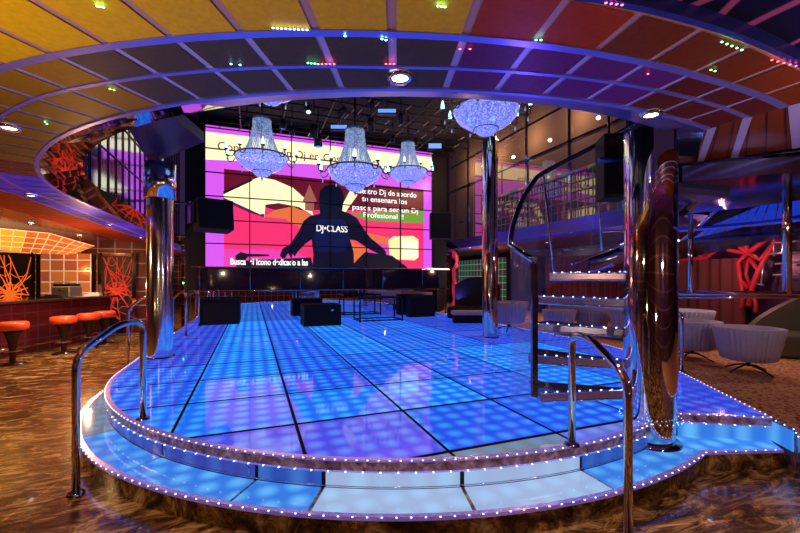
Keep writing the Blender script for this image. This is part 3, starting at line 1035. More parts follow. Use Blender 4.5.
# ------------------------------------------------------------------ loudspeakers, cases
def cabinet(name, label, loc, dims, rz=0, tilt=0, cat='speaker', legs=False):
    o = empty(name, loc, rz, label, cat)
    mb = MB(); mb.box((0, 0, dims[2] / 2), dims); b = bevel(mb.build('cabinet', black, o), .012)
    mb = MB(); mb.box((0, -dims[1] / 2 - .006, dims[2] / 2), (dims[0] * .92, .012, dims[2] * .90)); g = mb.build('grille', grille, o)
    if tilt:
        b.rotation_euler = (tilt, 0, 0); g.rotation_euler = (tilt, 0, 0)
    return o


cabinet('subwoofer', 'large square black subwoofer standing at the left end of the mirror', (*on_q(220, 322, 11.95).xy, Z_FL), (1.02, .35, .72))
cabinet('subwoofer', 'smaller black subwoofer standing at the right end of the mirror', (*on_q(420.5, 315, 11.95).xy, Z_FL), (.92, .35, .72))
o = cabinet('equipment_case', 'low black equipment case in the middle of the floor before the mirror', (*on_q(320.5, 326, 10.9).xy, Z_FL), (1.0, .8, .58), cat='case')
mb = MB(); mb.box((.25, -.42, .42), (.06, .02, .04)); mb.build('latch', chrome, o)
# hanging wall speakers
o = cabinet('wall_speaker', 'black speaker hung on the left edge of the giant screen', on_Z(214, 231, 9.3), (.78, .5, .72), rz=.35, tilt=-.12)
mb = MB(); mb.tube([(-.2, .2, .6), (-1.4, .9, .75)], .03, 8); mb.box((-.45, .15, .4), (.12, .3, .5)); mb.build('bracket', chrome_dark, o)
o = cabinet('wall_speaker', 'black speaker hung on the right edge of the giant screen', on_Z(440, 239, 12.3), (.64, .45, .8), rz=-.35)
mb = MB(); mb.tube([(0, .2, .5), (.8, .5, .6)], .03, 8); mb.build('bracket', chrome_dark, o)
o = cabinet('wall_speaker', 'tall black speaker hanging beside the top of the large chrome pillar', on_Z(612, 200, 4.6), (.28, .3, .74), rz=-.5)
mb = MB(); mb.tube([(-.22, -.2, .42), (.05, -.16, .42)], .03, 8); mb.build('bracket', P('blue_metal', (.1, .1, .5), .8, .3), o)
mb = MB(); mb.tube([(0, .1, .7), (0, .1, 1.25)], .015, 6); mb.build('hanger', steel_blk, o)
# broad panel on top of the left pillar
lp = W(-3.92, 6.37)
o = empty('pillar_canopy', (lp[0], lp[1], 3.55), label='wide dark blue flat panel fixed over the top of the left chrome pillar', cat='canopy')
pts = [on_z(x, y, 3.62) for x, y in ((120, 116), (172, 116), (204, 142), (151, 164))]
mb = MB(); mb.prism([(p.x, p.y) for p in pts], 3.62, 3.76); pbuild(mb, 'panel', P('navy_panel', (.02, .02, .08), 0, .35), o)
mb = MB(); mb.lathe([(.05, 3.52), (.05, 3.62)], (lp[0], lp[1], 0), n=12); pbuild(mb, 'post', chrome, o)

# open steel frame table
ft = empty('frame_table', (*on_q(378, 321, 11.35).xy, Z_FL), label='open black steel box frame standing before the mirror, right of the case', cat='frame')
w_, d_, h_ = 1.32, .7, .70
for sx in (-1, 1):
    for sy in (-1, 1):
        mb = MB(); mb.box((sx * w_ / 2, sy * d_ / 2, h_ / 2), (.04, .04, h_)); mb.build('leg', steel_blk, ft)
for z in (.04, h_):
    mb = MB()
    for sy in (-1, 1): mb.box((0, sy * d_ / 2, z), (w_ + .04, .04, .04))
    for sx in (-1, 1): mb.box((sx * w_ / 2, 0, z), (.04, d_, .04))
    mb.build('rail_frame', steel_blk, ft)

# ------------------------------------------------------------------ pillars
def pillar(X, Z, r, z0, z1, label, mat, sleeve=None, taper=0):
    x, y = W(X, Z)
    if mat is chrome: mat = P('chrome_soft', (.92, .88, .95), 1, .13)
    o = empty('chrome_pillar', (x, y, z0), label=label, cat='pillar')
    h = z1 - z0
    mb = MB()
    prof = [(r * (1 - taper), 0), (r * (1 - taper * .5), .25), (r, .8), (r, h)] if taper else [(r, 0), (r, h)]
    mb.lathe(prof, n=64); mb.build('shaft', mat, o)
    mb = MB(); mb.lathe([(0, .02), (r * 1.12, .02), (r * 1.15, 0.0)], n=40); mb.build('base_ring', chrome_dark, o)
    if sleeve:
        mb = MB(); mb.lathe([(r, sleeve[0] - z0), (r + .04, sleeve[0] - z0), (r + .04, sleeve[1] - z0), (0, sleeve[1] - z0)], n=48); mb.build('sleeve', mat, o)
    return o


pillar(-3.92, 6.37, .19, Z_FL, 3.52, 'thick chrome pillar at the left edge of the dance floor beside the bar', chrome, (2.95, 3.52))
pillar(1.97, 8.53, .165, Z_FL, 6.3, 'slim chrome pillar standing on the dance floor right of the screen', chrome_warm)
PX, PY = W(2.31, 3.60)
pillar(2.31, 3.60, .215, Z_ST, 3.0, 'large mirror polished pillar in the middle of the spiral staircase', P('chrome_pillar', (.78, .70, .70), 1, .035), None, .12)
# lamps added round the pillar foot to stand for reflected LED lines
pl = empty('led_strip', (PX, PY, Z_FL)); tag(pl, 'ring of small lamps standing for LED reflections round the foot of the large pillar', 'led strip')
led_run(pl, [(PX + .25 * math.cos(a * PI / 12), PY + .25 * math.sin(a * PI / 12)) for a in range(25)], Z_FL + .02, .055, size=.004)

# ------------------------------------------------------------------ spiral staircase
ss = empty('spiral_staircase', (PX, PY, Z_FL), -TH, 'open chrome spiral staircase with lamp edged treads winding round the large pillar', 'staircase')
angs = [187, 162, 147, 135, 123, 74, 58, 42, 26, 10, -6, -22]
RT = 1.07; RISE = .25
gt = P('stair_tread_top', (.06, .055, .08), .5, .12, coat=.5)
HT = [.26, .51, .80, 1.08, 1.34] + [1.42 + .25 * k for k in range(1, 9)]
for n, a in enumerate(angs):
    z = HT[n]
    half = 11.5
    a0, a1 = R(a + (half if n else 4)), R(a - half)
    # front edge is the first (higher angle counts down as one climbs), so lamps sit on the leading edge
    pf, pb = R(a), R(a - 24)
    inner0 = Vector((.22 * math.cos(pf), .22 * math.sin(pf))); inner1 = Vector((.22 * math.cos(pb), .22 * math.sin(pb)))
    o0 = Vector((RT * math.cos(pf), RT * math.sin(pf))); om = Vector((RT * math.cos((pf + pb) / 2), RT * math.sin((pf + pb) / 2))); o1 = Vector((RT * math.cos(pb), RT * math.sin(pb)))
    mb = MB(); mb.prism([inner0, o0, om, o1, inner1], z - .07, z, 0, 1)
    t = mb.build('tread', [gt, P('tread_face', (.62, .55, .95), .9, .22)], ss)
    mb = MB()
    d = (o0 - inner0)
    nrm = Vector((-d.y, d.x)).normalized() * .012
    for zz in (z + .003, z - .072):
        k = len(mb.v)
        mb.tube([(inner0.x, inner0.y, zz), (o0.x, o0.y, zz)], .010, 6)
    mb.build('nosing', chrome, t)
    lm = MB(); lm.lathe([(0, -.005), (.0075, 0), (0, .005)], n=6)
    proto = None
    for k in range(8):
        q = inner0 + d * ((k + .5) / 8)
        if proto is None: proto = lm.build('led_lamp', led_m, t); l = proto
        else:
            l = proto.copy(); COL.objects.link(l); l.parent = t
        l.location = (q.x, q.y, z + .014)
    if n == 4:
        pass
# outer stringer, glass screen and handrail
def sp(a, r, z): return (r * math.cos(R(a)), r * math.sin(R(a)), z)


def zt(a):                                  # tread height at an angle
    for i in range(len(angs) - 1):
        if angs[i] >= a >= angs[i + 1]:
            t = (angs[i] - a) / (angs[i] - angs[i + 1]); return HT[i] + (HT[i + 1] - HT[i]) * t
    return HT[0] if a > angs[0] else HT[len(angs) - 1]


mb = MB()
A = [92 - k * 4 for k in range(26)]
RG = lambda a: 1.10 + .14 * min(1, max(0, (184 - a) / 16.))
HR = lambda a: zt(a) + 1.16 if a > 123 else 2.50 + .0112 * (123 - a)
AH = [184 - k * 4 for k in range(50)]
for i in range(len(A) - 1):
    a, b = A[i], A[i + 1]
    za, zb = zt(a) - .02, zt(b) - .02
    for r_ in (RT + .005, RT + .02):
        mb.face([sp(a, r_, za - .20), sp(b, r_, zb - .20), sp(b, r_, zb + .02), sp(a, r_, za + .02)], 0, True)
    mb.face([sp(a, RT + .005, za - .2), sp(a, RT + .02, za - .2), sp(b, RT + .02, zb - .2), sp(b, RT + .005, zb - .2)])
    mb.face([sp(a, RT + .005, za + .02), sp(a, RT + .02, za + .02), sp(b, RT + .02, zb + .02), sp(b, RT + .005, zb + .02)])
mb.build('side_plate', P('stair_plate', (.40, .42, .75), 1, .1), ss)
mb2 = MB(); mb2.tube([sp(a, RT + .015, zt(a) - .01) for a in AH[20:]], .014, 8); mb2.build('stringer', chrome, ss)
lb = MB(); lpoly = [(.25 * math.cos(R(a)), .25 * math.sin(R(a))) for a in (60, 20, -20)] + [(2.3 * math.cos(R(a)), 2.3 * math.sin(R(a))) for a in range(-22, 64, 6)]
lb.prism(lpoly, 2.16, 2.30, 0)
lb.build('landing', P('navy_gloss', (.16, .18, .55), 1, .12), ss)
lr = MB(); lr.tube([(2.32 * math.cos(R(a)), 2.32 * math.sin(R(a)), 2.23) for a in range(-22, 64, 4)], .05, 10)
lr.tube([(2.32 * math.cos(R(a)), 2.32 * math.sin(R(a)), 1.95) for a in range(-22, 64, 4)], .03, 8); lr.build('landing_rim', P('stair_plate'), ss)
gl = MB()
G = [183 - k * 4 for k in range(46)]
for i in range(len(G) - 1):
    a, b = G[i], G[i + 1]
    gl.face([sp(a, RG(a), zt(a) - .22 if a < 120 else .0), sp(b, RG(b), zt(b) - .22 if b < 120 else .0), sp(b, RG(b), HR(b) - .04), sp(a, RG(a), HR(a) - .04)], 0, True)
gl.build('glass_screen', glass_m, ss)
mb = MB(); mb.tube([sp(a, RG(a), HR(a)) for a in AH], .03, 12)
mb.build('handrail', P('handrail_chrome', (.62, .64, .85), 1, .12), ss)
mb = MB(); mb.box(sp(184, RT + .03, .82), (.05, .05, 1.2)); mb.build('newel_post', chrome_dark, ss)
for a in (118, 84, 50, 16):
    mb = MB(); mb.tube([sp(a, RT + .02, zt(a)), sp(a, RG(a), HR(a) - .02)], .012, 8); mb.build('baluster', chrome, ss)

# ------------------------------------------------------------------ stair guard on the right
gr = empty('guard_rail', (*W(3.4, 3.9), .36), label='horizontal chrome guard bar with tall posts right of the large pillar', cat='railing')
mb = MB(); mb.tube([(*W(2.52, 3.95), 1.51), (*W(5.2, 3.75), 1.51)], .022, 12); mb.tube([(*W(2.52, 3.97), 1.47), (*W(5.2, 3.77), 1.47)], .014, 12)
pbuild(mb, 'rail', chrome_warm, gr)
for X, Z, r_, zt_ in ((2.92, 3.92, .022, 2.3), (3.83, 3.86, .037, 3.0)):
    mb = MB(); x, y = W(X, Z); mb.tube([(x, y, 1.5), (x, y, zt_)], r_, 16); pbuild(mb, 'post', chrome_warm, gr)
# stair flank: dark blue slanted panel rising to the right
fl = empty('stair_flank', (*W(4.5, 6), 2.0), label='slanted dark mirror panel with a row of blue tiles rising right of the pillar', cat='panel')
a_ = on_Z(672, 243, 6.4); b_ = on_Z(800, 208, 5.6); c_ = on_Z(800, 180, 5.6); e_ = on_Z(690, 232, 6.4)
mb = MB(); n_ = 9
for i in range(n_):
    t0, t1 = i / n_ + .006, (i + 1) / n_ - .006
    lo0, lo1 = Vector(on_Z(690, 240, 6.2)).lerp(on_Z(806, 213, 5.0), t0), Vector(on_Z(690, 240, 6.2)).lerp(on_Z(806, 213, 5.0), t1)
    hi0, hi1 = Vector(on_Z(716, 222, 6.6)).lerp(on_Z(800, 190, 5.8), t0), Vector(on_Z(716, 222, 6.6)).lerp(on_Z(800, 190, 5.8), t1)
    mb.face([lo0, lo1, hi1, hi0])
pbuild(mb, 'tile_row', P('blue_glow_tile', (.03, .08, .6), .2, .3, emit=(.012, .05, .70), es=.55), fl)
mb = MB(); mb.face([on_Z(668, 262, 6.25), on_Z(810, 232, 5.0), on_Z(810, 212, 5.0), on_Z(668, 244, 6.25)])
mb.face([on_Z(680, 240, 6.75), on_Z(806, 186, 5.85), on_Z(806, 150, 5.9), on_Z(780, 156, 6.2)])
pbuild(mb, 'dark_panel', chrome_dark, fl)
mb = MB(); mb.tube([on_Z(676, 246, 6.2), on_Z(788, 148, 5.4)], .025, 8); pbuild(mb, 'rail', P('handrail_chrome', (.62, .64, .85), 1, .12), fl)

# ------------------------------------------------------------------ bent grab rails
def grab(pa, pb, h, label, r=.026, lean=.5):
    """pa low foot, pb foot on the dance floor; one bent tube"""
    pa, pb = Vector(pa), Vector(pb)
    o = empty('grab_rail', pa, label=label, cat='handrail', group=None)
    d = pb - pa; dh = Vector((d.x, d.y, 0)); L = dh.length; u = dh.normalized()
    top_b = d.z + h; top_a = top_b - .28 * lean * 1.4
    ctrl = [Vector((0, 0, 0)), Vector((0, 0, top_a)), u * (L * .62) + Vector((0, 0, top_b)), dh + Vector((0, 0, top_b)), dh + Vector((0, 0, d.z))]
    pts = [ctrl[0]]
    rad = [.0, .12, .16, .12]
    for i in (1, 2, 3):
        a, b, c = ctrl[i - 1], ctrl[i], ctrl[i + 1]
        k = min(rad[i], (a - b).length * .45, (c - b).length * .45)
        s = b + (a - b).normalized() * k; e = b + (c - b).normalized() * k
        for t in range(9):
            t /= 8; pts.append(s * (1 - t) ** 2 + b * 2 * t * (1 - t) + e * t * t)
    pts.append(ctrl[4])
    mb = MB(); mb.tube(pts, r, 16); mb.build('tube', chrome_warm, o)
    for q in (ctrl[0], ctrl[4]):
        mb = MB(); mb.lathe([(0, .018), (r * 1.9, .016), (r * 2.2, 0)], q, n=20); mb.build('foot_plate', chrome_dark, o)
    return o


g1a = on_z(76, 494, 0.002)
g1b = on_z(143, 419, Z_FL)
grab(g1a, g1b, .90, 'near bent chrome grab rail at the left front of the step', .027)
g2a = on_z(628, 545, 0.002); g2b = on_z(572, 445, Z_FL)
grab(g2a, g2b, .86, 'near bent chrome grab rail in front of the staircase', .027)
grab(on_z(128, 372, Z_FL - .35), on_z(152, 352, Z_FL), .95, 'chrome grab rail partly hidden behind the left chrome pillar', .026)
grab(on_z(173, 343, .002), on_z(186, 336, Z_FL), .95, 'third chrome grab rail, just behind the left chrome pillar', .026)
grab(on_z(188, 336, .002), on_z(199, 326, Z_FL), .95, 'farthest chrome grab rail beside the left subwoofer', .026)
q_ = on_z(682, 372, .36)
o = grab(on_z(664, 366, .36), q_, .80, 'chrome grab rail on the carpet between the large pillar and the tub chairs', .022)

# ------------------------------------------------------------------ chandeliers
def crystal(name, c, es, a=.85, dots=34):
    m = P(name, (.25, .3, .6), 0, .15, alpha=a, coat=.6)
    nt, N, L, b = nodes(m)
    v = N.new('ShaderNodeTexVoronoi'); v.inputs['Scale'].default_value = dots
    L.new(coords(nt), v.inputs['Vector'])
    r = ramp(nt, [(.12, (min(1, c[0] * 1.7 + .06), min(1, c[1] * 1.7 + .06), 1)), (.35, c), (.62, (c[0] * .35, c[1] * .35, c[2] * .5))])
    L.new(v.outputs['Distance'], r.inputs[0]); L.new(r.outputs[0], b.inputs['Emission Color'])
    b.inputs['Emission Strength'].default_value = es
    return m


cry_b = crystal('crystal_bowl', (.26, .31, .98), 1.15)
cry_t = crystal('crystal_strands', (.32, .46, .62), .7, 1)
cry_i = crystal('crystal_inner', (.40, .42, .90), .9, .9, 26)


def chandelier(px, pybot, Z, s, label):
    b = on_Z(px, pybot, Z)
    o = empty('chandelier', b, label=label, cat='chandelier', group='crystal chandeliers over the dance floor')
    return o


def make_chandelier():
    o = empty('chandelier', (0, 0, 0))
    mb = MB()        # bowl: radius 0.6 at z .5
    mb.lathe([(.22, .155), (.34, .20), (.46, .28), (.55, .38), (.59, .47), (.60, .50)], n=48); mb.build('bowl', cry_b, o)
    mb = MB(); mb.lathe([(0, .02), (.06, .03), (.13, .06), (.19, .11), (.22, .155)], n=32); mb.build('lower_cup', cry_b, o)
    mb = MB(); mb.lathe([(0, -.06), (.015, -.04), (.012, -.02), (.025, 0), (0, .03)], n=12); mb.build('finial', brass_m, o)
    mb = MB(); mb.tube([(.60 * math.cos(k * PI / 24), .60 * math.sin(k * PI / 24), .505) for k in range(48)], .018, 8, closed=True)
    mb.tube([(.225 * math.cos(k * PI / 16), .225 * math.sin(k * PI / 16), .158) for k in range(32)], .010, 6, closed=True)
    mb.build('ring', brass_m, o)
    mb = MB()
    for k in range(44):
        a = 2 * PI * k / 44
        pts = []
        for t in range(7):
            t /= 6; r = .20 + .24 * (1 - t) ** 2.0; z = .50 + .85 * t
            pts.append((r * math.cos(a), r * math.sin(a), z))
        mb.tube(pts, .011, 4)
    mb.build('crystal_strands', cry_t, o)
    mb = MB(); mb.lathe([(.19, 1.33), (.215, 1.36), (.20, 1.40), (.10, 1.42), (0, 1.43)], n=24); mb.tube([(0, 0, .45), (0, 0, 1.4)], .022, 8); mb.build('crown', P('crown_metal', (.4, .45, .6), 1, .25, emit=(.1, .2, .5), es=.15), o)
    mb = MB()
    for k in range(36):
        a = 2 * PI * k / 36; r = random.uniform(.28, .52)
        mb.lathe([(0, -.03), (.022, 0), (0, .035)], (r * math.cos(a), r * math.sin(a), random.uniform(.47, .53)), n=5)
    mb.build('inner_crystals', cry_i, o)
    arm = None
    for k in range(10):
        a = 2 * PI * (k + .5) / 10
        if arm is None:
            mb = MB(); mb.tube([(.60, 0, .49), (.66, 0, .40), (.75, 0, .38), (.80, 0, .44), (.79, 0, .52)], .011, 6)
            mb.lathe([(.0, .51), (.035, .52), (.045, .545), (.02, .55)], (.79, 0, 0), n=10)
            arm = mb.build('arm', brass_m, o)
            cm = MB(); cm.lathe([(.024, .55), (.036, .58), (.030, .64), (.014, .70), (0, .73)], (.79, 0, 0), n=8)
            cnd = cm.build('candle', candle_m, arm)
            dr = MB(); dr.lathe([(0, .26), (.02, .30), (0, .36)], (.75, 0, 0), n=5); dr.build('drop', cry_t, arm)
            a_o = arm
        else:
            a_o = arm.copy(); COL.objects.link(a_o); a_o.parent = o
            for ch in arm.children:
                c2 = ch.copy(); COL.objects.link(c2); c2.parent = a_o
        a_o.rotation_euler = (0, 0, a)
    return o


proto = make_chandelier()
CH = [(262, 181, 9.3, 1.02, 'crystal chandelier in front of the left of the screen'), (355, 196, 9.0, 1.06, 'largest crystal chandelier, in front of the middle of the screen'),
      (408, 189, 11.2, .92, 'smaller crystal chandelier before the right end of the screen'), (486, 141, 7.0, .98, 'crystal chandelier in front of the slim chrome pillar, its top hidden by the ring'),
      (271, 110, 6.6, .98, 'crystal chandelier whose bowl only just shows under the ring')]
for i, (px, py, Z, s, lab) in enumerate(CH):
    o = proto if i == 0 else copy_tree(proto)
    p = on_Z(px, py, Z)
    o.location = p + Vector((0, 0, .06 * s)); o.scale = (s, s, s); o.rotation_euler = (0, 0, i * .37)
    tag(o, lab, 'chandelier', 'crystal chandeliers over the dance floor')
    if p.z + 1.5 * s < 6.25:
        mb = MB(); mb.tube([(0, 0, 1.42), (0, 0, (6.28 - p.z) / s - .06)], .022, 6); mb.build('chain', steel_blk, o)

# ------------------------------------------------------------------ left: bar area
QL = 13.7
wb = empty('wall_back', (-7, QL, 0), kind='structure', label='wine tiled wall at the back of the bar')
mb = MB(); mb.box((-7.6, QL + .1, 1.5), (12.4, .1, 3.0)); pbuild(mb, 'tile_panel', wine_tiles, wb)


def web_panel(name, x0, x1, z0, z1, q, label, hot, seed, frame=True):
    """framed dark panel with an orange red spider-web pattern"""
    rnd = random.Random(seed)
    o = empty(name, ((x0 + x1) / 2, q, z0), label=label, cat='wall panel')
    mb = MB(); mb.box(((x0 + x1) / 2, q, (z0 + z1) / 2), (x1 - x0, .04, z1 - z0)); pbuild(mb, 'panel', P('web_ground', (.02, .014, .03), 0, .3), o)
    if frame:
        mb = MB()
        for x in (x0, x1): mb.box((x, q - .02, (z0 + z1) / 2), (.09, .1, z1 - z0 + .1))
        mb.box(((x0 + x1) / 2, q - .02, z1), (x1 - x0, .1, .09)); pbuild(mb, 'frame', chrome_warm, o)
    cx, cz = x0 + (x1 - x0) * hot[0], z0 + (z1 - z0) * hot[1]
    mb = MB(); n = 13; spk = []
    for k in range(n):
        a = 2 * PI * k / n + rnd.uniform(-.12, .12); pts = []; L = 0
        while True:
            L += .14; x = cx + math.cos(a) * L + rnd.uniform(-.015, .015); z = cz + math.sin(a) * L * 1.0 + rnd.uniform(-.015, .015)
            if not (x0 + .05 < x < x1 - .05 and z0 + .05 < z < z1 - .05) or L > 2.6: break
            pts.append((x, q - .03, z))
        spk.append([(cx, q - .03, cz)] + pts)
        if len(spk[-1]) > 1: mb.tube(spk[-1], [max(.009, .034 - .008 * i) for i in range(len(spk[-1]))], 5)
    for k in range(16):
        a = rnd.choice(spk); b = rnd.choice(spk)
        pa = Vector(rnd.choice(a)); pb = Vector((rnd.choice((x0 + .06, x1 - .06)), q - .03, rnd.uniform(z0 + .3, z1 - .06)))
        if rnd.random() < .4: pb = Vector((rnd.uniform(x0 + .1, x1 - .1), q - .03, z1 - .07))
        mid = (pa + pb) / 2 + Vector((rnd.uniform(-.08, .08), 0, rnd.uniform(-.08, .08)))
        mb.tube([pa, mid, pb], [.012, .009, .011], 5)
    for ring in (2, 4, 6, 8, 10, 12):
        for k in range(n):
            a, b = spk[k], spk[(k + 1) % n]
            if len(a) > ring and len(b) > ring:
                m_ = (Vector(a[ring]) + Vector(b[ring])) / 2; m_ = m_ + (Vector((cx, q - .03, cz)) - m_) * .12
                mb.tube([a[ring], m_, b[ring]], .009, 5)
    pbuild(mb, 'web_pattern', hotm, o)
    return o


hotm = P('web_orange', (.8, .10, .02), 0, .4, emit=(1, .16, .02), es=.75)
xl0 = on_q(-30, 300, QL).x; xl1 = on_q(35, 300, QL).x; xl2 = on_q(38, 300, QL).x; xl3 = on_q(97, 300, QL).x; xl4 = on_q(101, 300, QL).x; xl5 = on_q(135, 300, QL).x
web_panel('web_panel', xl0, xl1, .2, 2.35, QL - .03, 'framed orange web panel at the far left behind the bar, glowing brightest', (.62, .48), 3)
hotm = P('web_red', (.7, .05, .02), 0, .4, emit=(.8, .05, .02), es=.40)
web_panel('web_panel', xl4, xl5, .2, 2.35, QL - .03, 'framed dark panel with a red web pattern left of the chrome pillar', (.45, .5), 5)
web_panel('web_panel', xl5 + .35, xl5 + 1.2, .2, 2.35, QL - .03, 'narrow red web panel partly hidden by the left chrome pillar', (.6, .5), 8)
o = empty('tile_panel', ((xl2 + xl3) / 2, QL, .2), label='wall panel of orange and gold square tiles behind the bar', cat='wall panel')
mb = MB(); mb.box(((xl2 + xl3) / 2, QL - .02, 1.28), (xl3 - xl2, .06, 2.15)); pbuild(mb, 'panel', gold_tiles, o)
for x_ in (xl3 - .05, xl2 + .05):
    mb = MB(); mb.box((x_, QL - .05, 1.28), (.10, .12, 2.2)); pbuild(mb, 'frame_post', chrome_warm, o)

# bar counter
bc = empty('bar_counter', (*W(-8.62, 7.9), 0), -TH, 'long dark bar counter with a red tiled front', 'bar counter')
mb = MB(); mb.box((0, 0, .56), (.9, 6.2, 1.12)); mb.build('body', bar_tiles, bc)
mb = MB(); mb.box((0.05, 0, 1.15), (1.15, 6.4, .06)); bevel(mb.build('worktop', P('bar_top', (.06, .03, .025), .2, .12, coat=.5), bc), .01)
mb = MB(); mb.tube([(.58, -3., .2), (.58, 3., .2)], .03, 10); mb.build('foot_rail', chrome_warm, bc)


def make_stool():
    o = empty('bar_stool', (0, 0, 0))
    mb = MB(); mb.lathe([(0, .66), (.19, .66), (.235, .68), (.245, .74), (.235, .80), (.20, .82), (0, .825)], n=32); mb.build('seat', orange_seat, o)
    mb = MB(); mb.lathe([(.12, .66), (.16, .645), (.12, .60), (.07, .42), (.05, .25), (.045, .04)], n=20); mb.build('pedestal', P('dark_bronze', (.05, .03, .025), .8, .25), o)
    mb = MB(); mb.lathe([(0, .05), (.05, .05), (.19, .02), (.21, 0)], n=28); mb.build('foot', P('dark_bronze'), o)
    mb = MB(); mb.tube([(.14 * math.cos(k * PI / 10), .14 * math.sin(k * PI / 10), .26) for k in range(20)], .010, 6, closed=True); mb.build('foot_ring', chrome, o)
    return o


proto = make_stool()
for i, (X, Z, lab) in enumerate([(-7.45, 7.5, 'orange topped bar stool nearest, at the far left of the bar'), (-7.4, 8.58, 'second orange bar stool along the bar, between the nearest one and a pair'),
                                 (-7.42, 9.3, 'third orange bar stool, overlapping the last one'), (-7.5, 9.9, 'farthest orange bar stool at the end of the bar')]):
    o = proto if i == 0 else copy_tree(proto)
    o.location = (*W(X, Z), 0); tag(o, lab, 'bar stool', 'orange stools along the bar')

# things on the bar
p = W(-8.45, 9.9)
o = empty('coffee_machine', (p[0], p[1], 1.18), -TH, 'small steel coffee machine standing on the bar counter', 'coffee machine')
mb = MB(); mb.box((0, 0, .14), (.45, .4, .26)); bevel(mb.build('body', P('steel', (.7, .66, .6), .9, .3), o), .02)
mb = MB(); mb.box((0, 0, .30), (.40, .34, .06)); mb.tube([(-.18, -.15, .32), (-.18, -.15, .38), (.18, -.15, .38), (.18, -.15, .32)], .008, 6); mb.build('cup_rack', steel_blk, o)
mb = MB(); mb.tube([(.05, -.2, .18), (.05, -.3, .18)], .02, 8); mb.build('spout', steel_blk, o)
for k, (X, Z, lab) in enumerate([(-8.45, 9.45, 'dark tray of glasses left of the coffee machine'), (-8.42, 10.7, 'pale folded cloths right of the coffee machine')]):
    p = W(X, Z); mb = MB(); mb.box((p[0], p[1], 1.205), (.35, .25, .05)); mb.box((p[0] + .03, p[1], 1.245), (.25, .18, .03))
    tag(mb.build('tray' if k == 0 else 'napkin_stack', steel_blk if k == 0 else P('linen', (.7, .65, .6), 0, .8)), lab, 'tray' if k == 0 else 'napkins')

# tile canopy over the bar, downlight put into its colour as glow
cn = empty('bar_canopy', (*W(-9.5, 9.4), 2.3), label='curved orange and yellow tile canopy hanging over the bar, downlight painted as glow', cat='canopy')
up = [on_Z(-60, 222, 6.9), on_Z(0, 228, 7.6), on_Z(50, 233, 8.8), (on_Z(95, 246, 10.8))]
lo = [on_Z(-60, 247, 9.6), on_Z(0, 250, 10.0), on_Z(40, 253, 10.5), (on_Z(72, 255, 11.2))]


def lerp_list(L, t):
    k = min(int(t * (len(L) - 1)), len(L) - 2); f = t * (len(L) - 1) - k
    return Vector(L[k]).lerp(Vector(L[k + 1]), f)


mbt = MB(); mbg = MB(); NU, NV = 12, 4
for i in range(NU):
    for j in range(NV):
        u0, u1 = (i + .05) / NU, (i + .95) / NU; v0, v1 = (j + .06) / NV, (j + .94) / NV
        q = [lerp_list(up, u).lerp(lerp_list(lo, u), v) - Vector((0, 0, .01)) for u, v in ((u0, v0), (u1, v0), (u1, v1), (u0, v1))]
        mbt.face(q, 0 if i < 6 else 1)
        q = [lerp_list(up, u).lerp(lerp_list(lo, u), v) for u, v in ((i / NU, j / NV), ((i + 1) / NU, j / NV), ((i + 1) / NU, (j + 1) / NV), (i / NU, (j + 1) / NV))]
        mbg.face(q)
pbuild(mbt, 'tile_field', [P('canopy_yellow', (.8, .4, .03), 0, .3, emit=(1, .45, .03), es=.75), P('canopy_orange', (.7, .2, .02), 0, .3, emit=(.8, .17, .02), es=.6)], cn)  # emission stands for downlight falling on the tiles
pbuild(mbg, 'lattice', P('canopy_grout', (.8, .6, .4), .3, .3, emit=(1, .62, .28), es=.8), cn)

# left wall
mb = MB(); mb.box((-13.4, 5, 1.5), (.1, 20, 3.2)); tag(mb.build('wall_left', wine_tiles_y, origin=(0, 0, 0)), 'wine tiled wall far left', kind='structure')
mb = MB(); mb.box((0, -4, 1.7), (28, .1, 3.5)); tag(mb.build('wall_front', wine_tiles, origin=(0, 0, 0)), 'wine tiled wall behind the viewpoint', kind='structure')

# left end of the stage: mirrored column with lit shelves between the pillar and the screen
for k, (px, w, lab) in enumerate([(178, .22, 'narrow mirror clad column just right of the left chrome pillar'), (196, .16, 'narrow mirror clad column beside the left end of the booth')]):
    p = on_q(px, 300, 13.0); mb = MB(); mb.box((p.x, 13.0, 1.4), (w, .22, 2.7)); tag(bevel(mb.build('mirror_column', mirror_dark)), lab, 'column')
for (px, py, m_) in [(181, 244, lamp_m), (190, 250, lamp_m), (186, 262, led_green), (193, 258, lamp_m), (176, 256, lamp_m), (197, 245, lamp_m), (183, 283, led_green)]:
    p = on_q(px, py, 13.2)
    o = empty('wall_lamp', p, label=None); mb = MB(); mb.lathe([(0, -.03), (.03, 0), (0, .03)], n=8); mb.build('bulb', m_, o)
    mb = MB(); mb.tube([(0, .03, 0), (0, .45, 0)], .012, 6); mb.build('arm', steel_blk, o)
    tag(o, 'tiny glowing wall lamp behind the left chrome pillar', 'wall lamp', 'tiny wall lamps behind the left pillar')

# ------------------------------------------------------------------ right side
PR = 10.2
wr = empty('wall_right', (PR, 8, 0), kind='structure', label='dark plum wall at the far right, mirrored above')
mb = MB(); mb.box((PR + .1, 9, 3.2), (.1, 22, 6.6)); pbuild(mb, 'wall_panel', P('deep_plum', (.03, .012, .06), .3, .3), wr)
mb = MB(); mb.box((3.5, 16.5, 1.6), (11.4, .1, 3.2)); tag(mb.build('wall_back_right', wine_tiles, origin=(0, 0, 0)), 'wine tiled wall far behind the stage', kind='structure')
mb = MB(); mb.box((PR + .03, 9, 4.4), (.04, 14, 2.9)); pbuild(mb, 'mirror_panel', P('blue_mirror', (.35, .36, .60), 1, .12), wr)
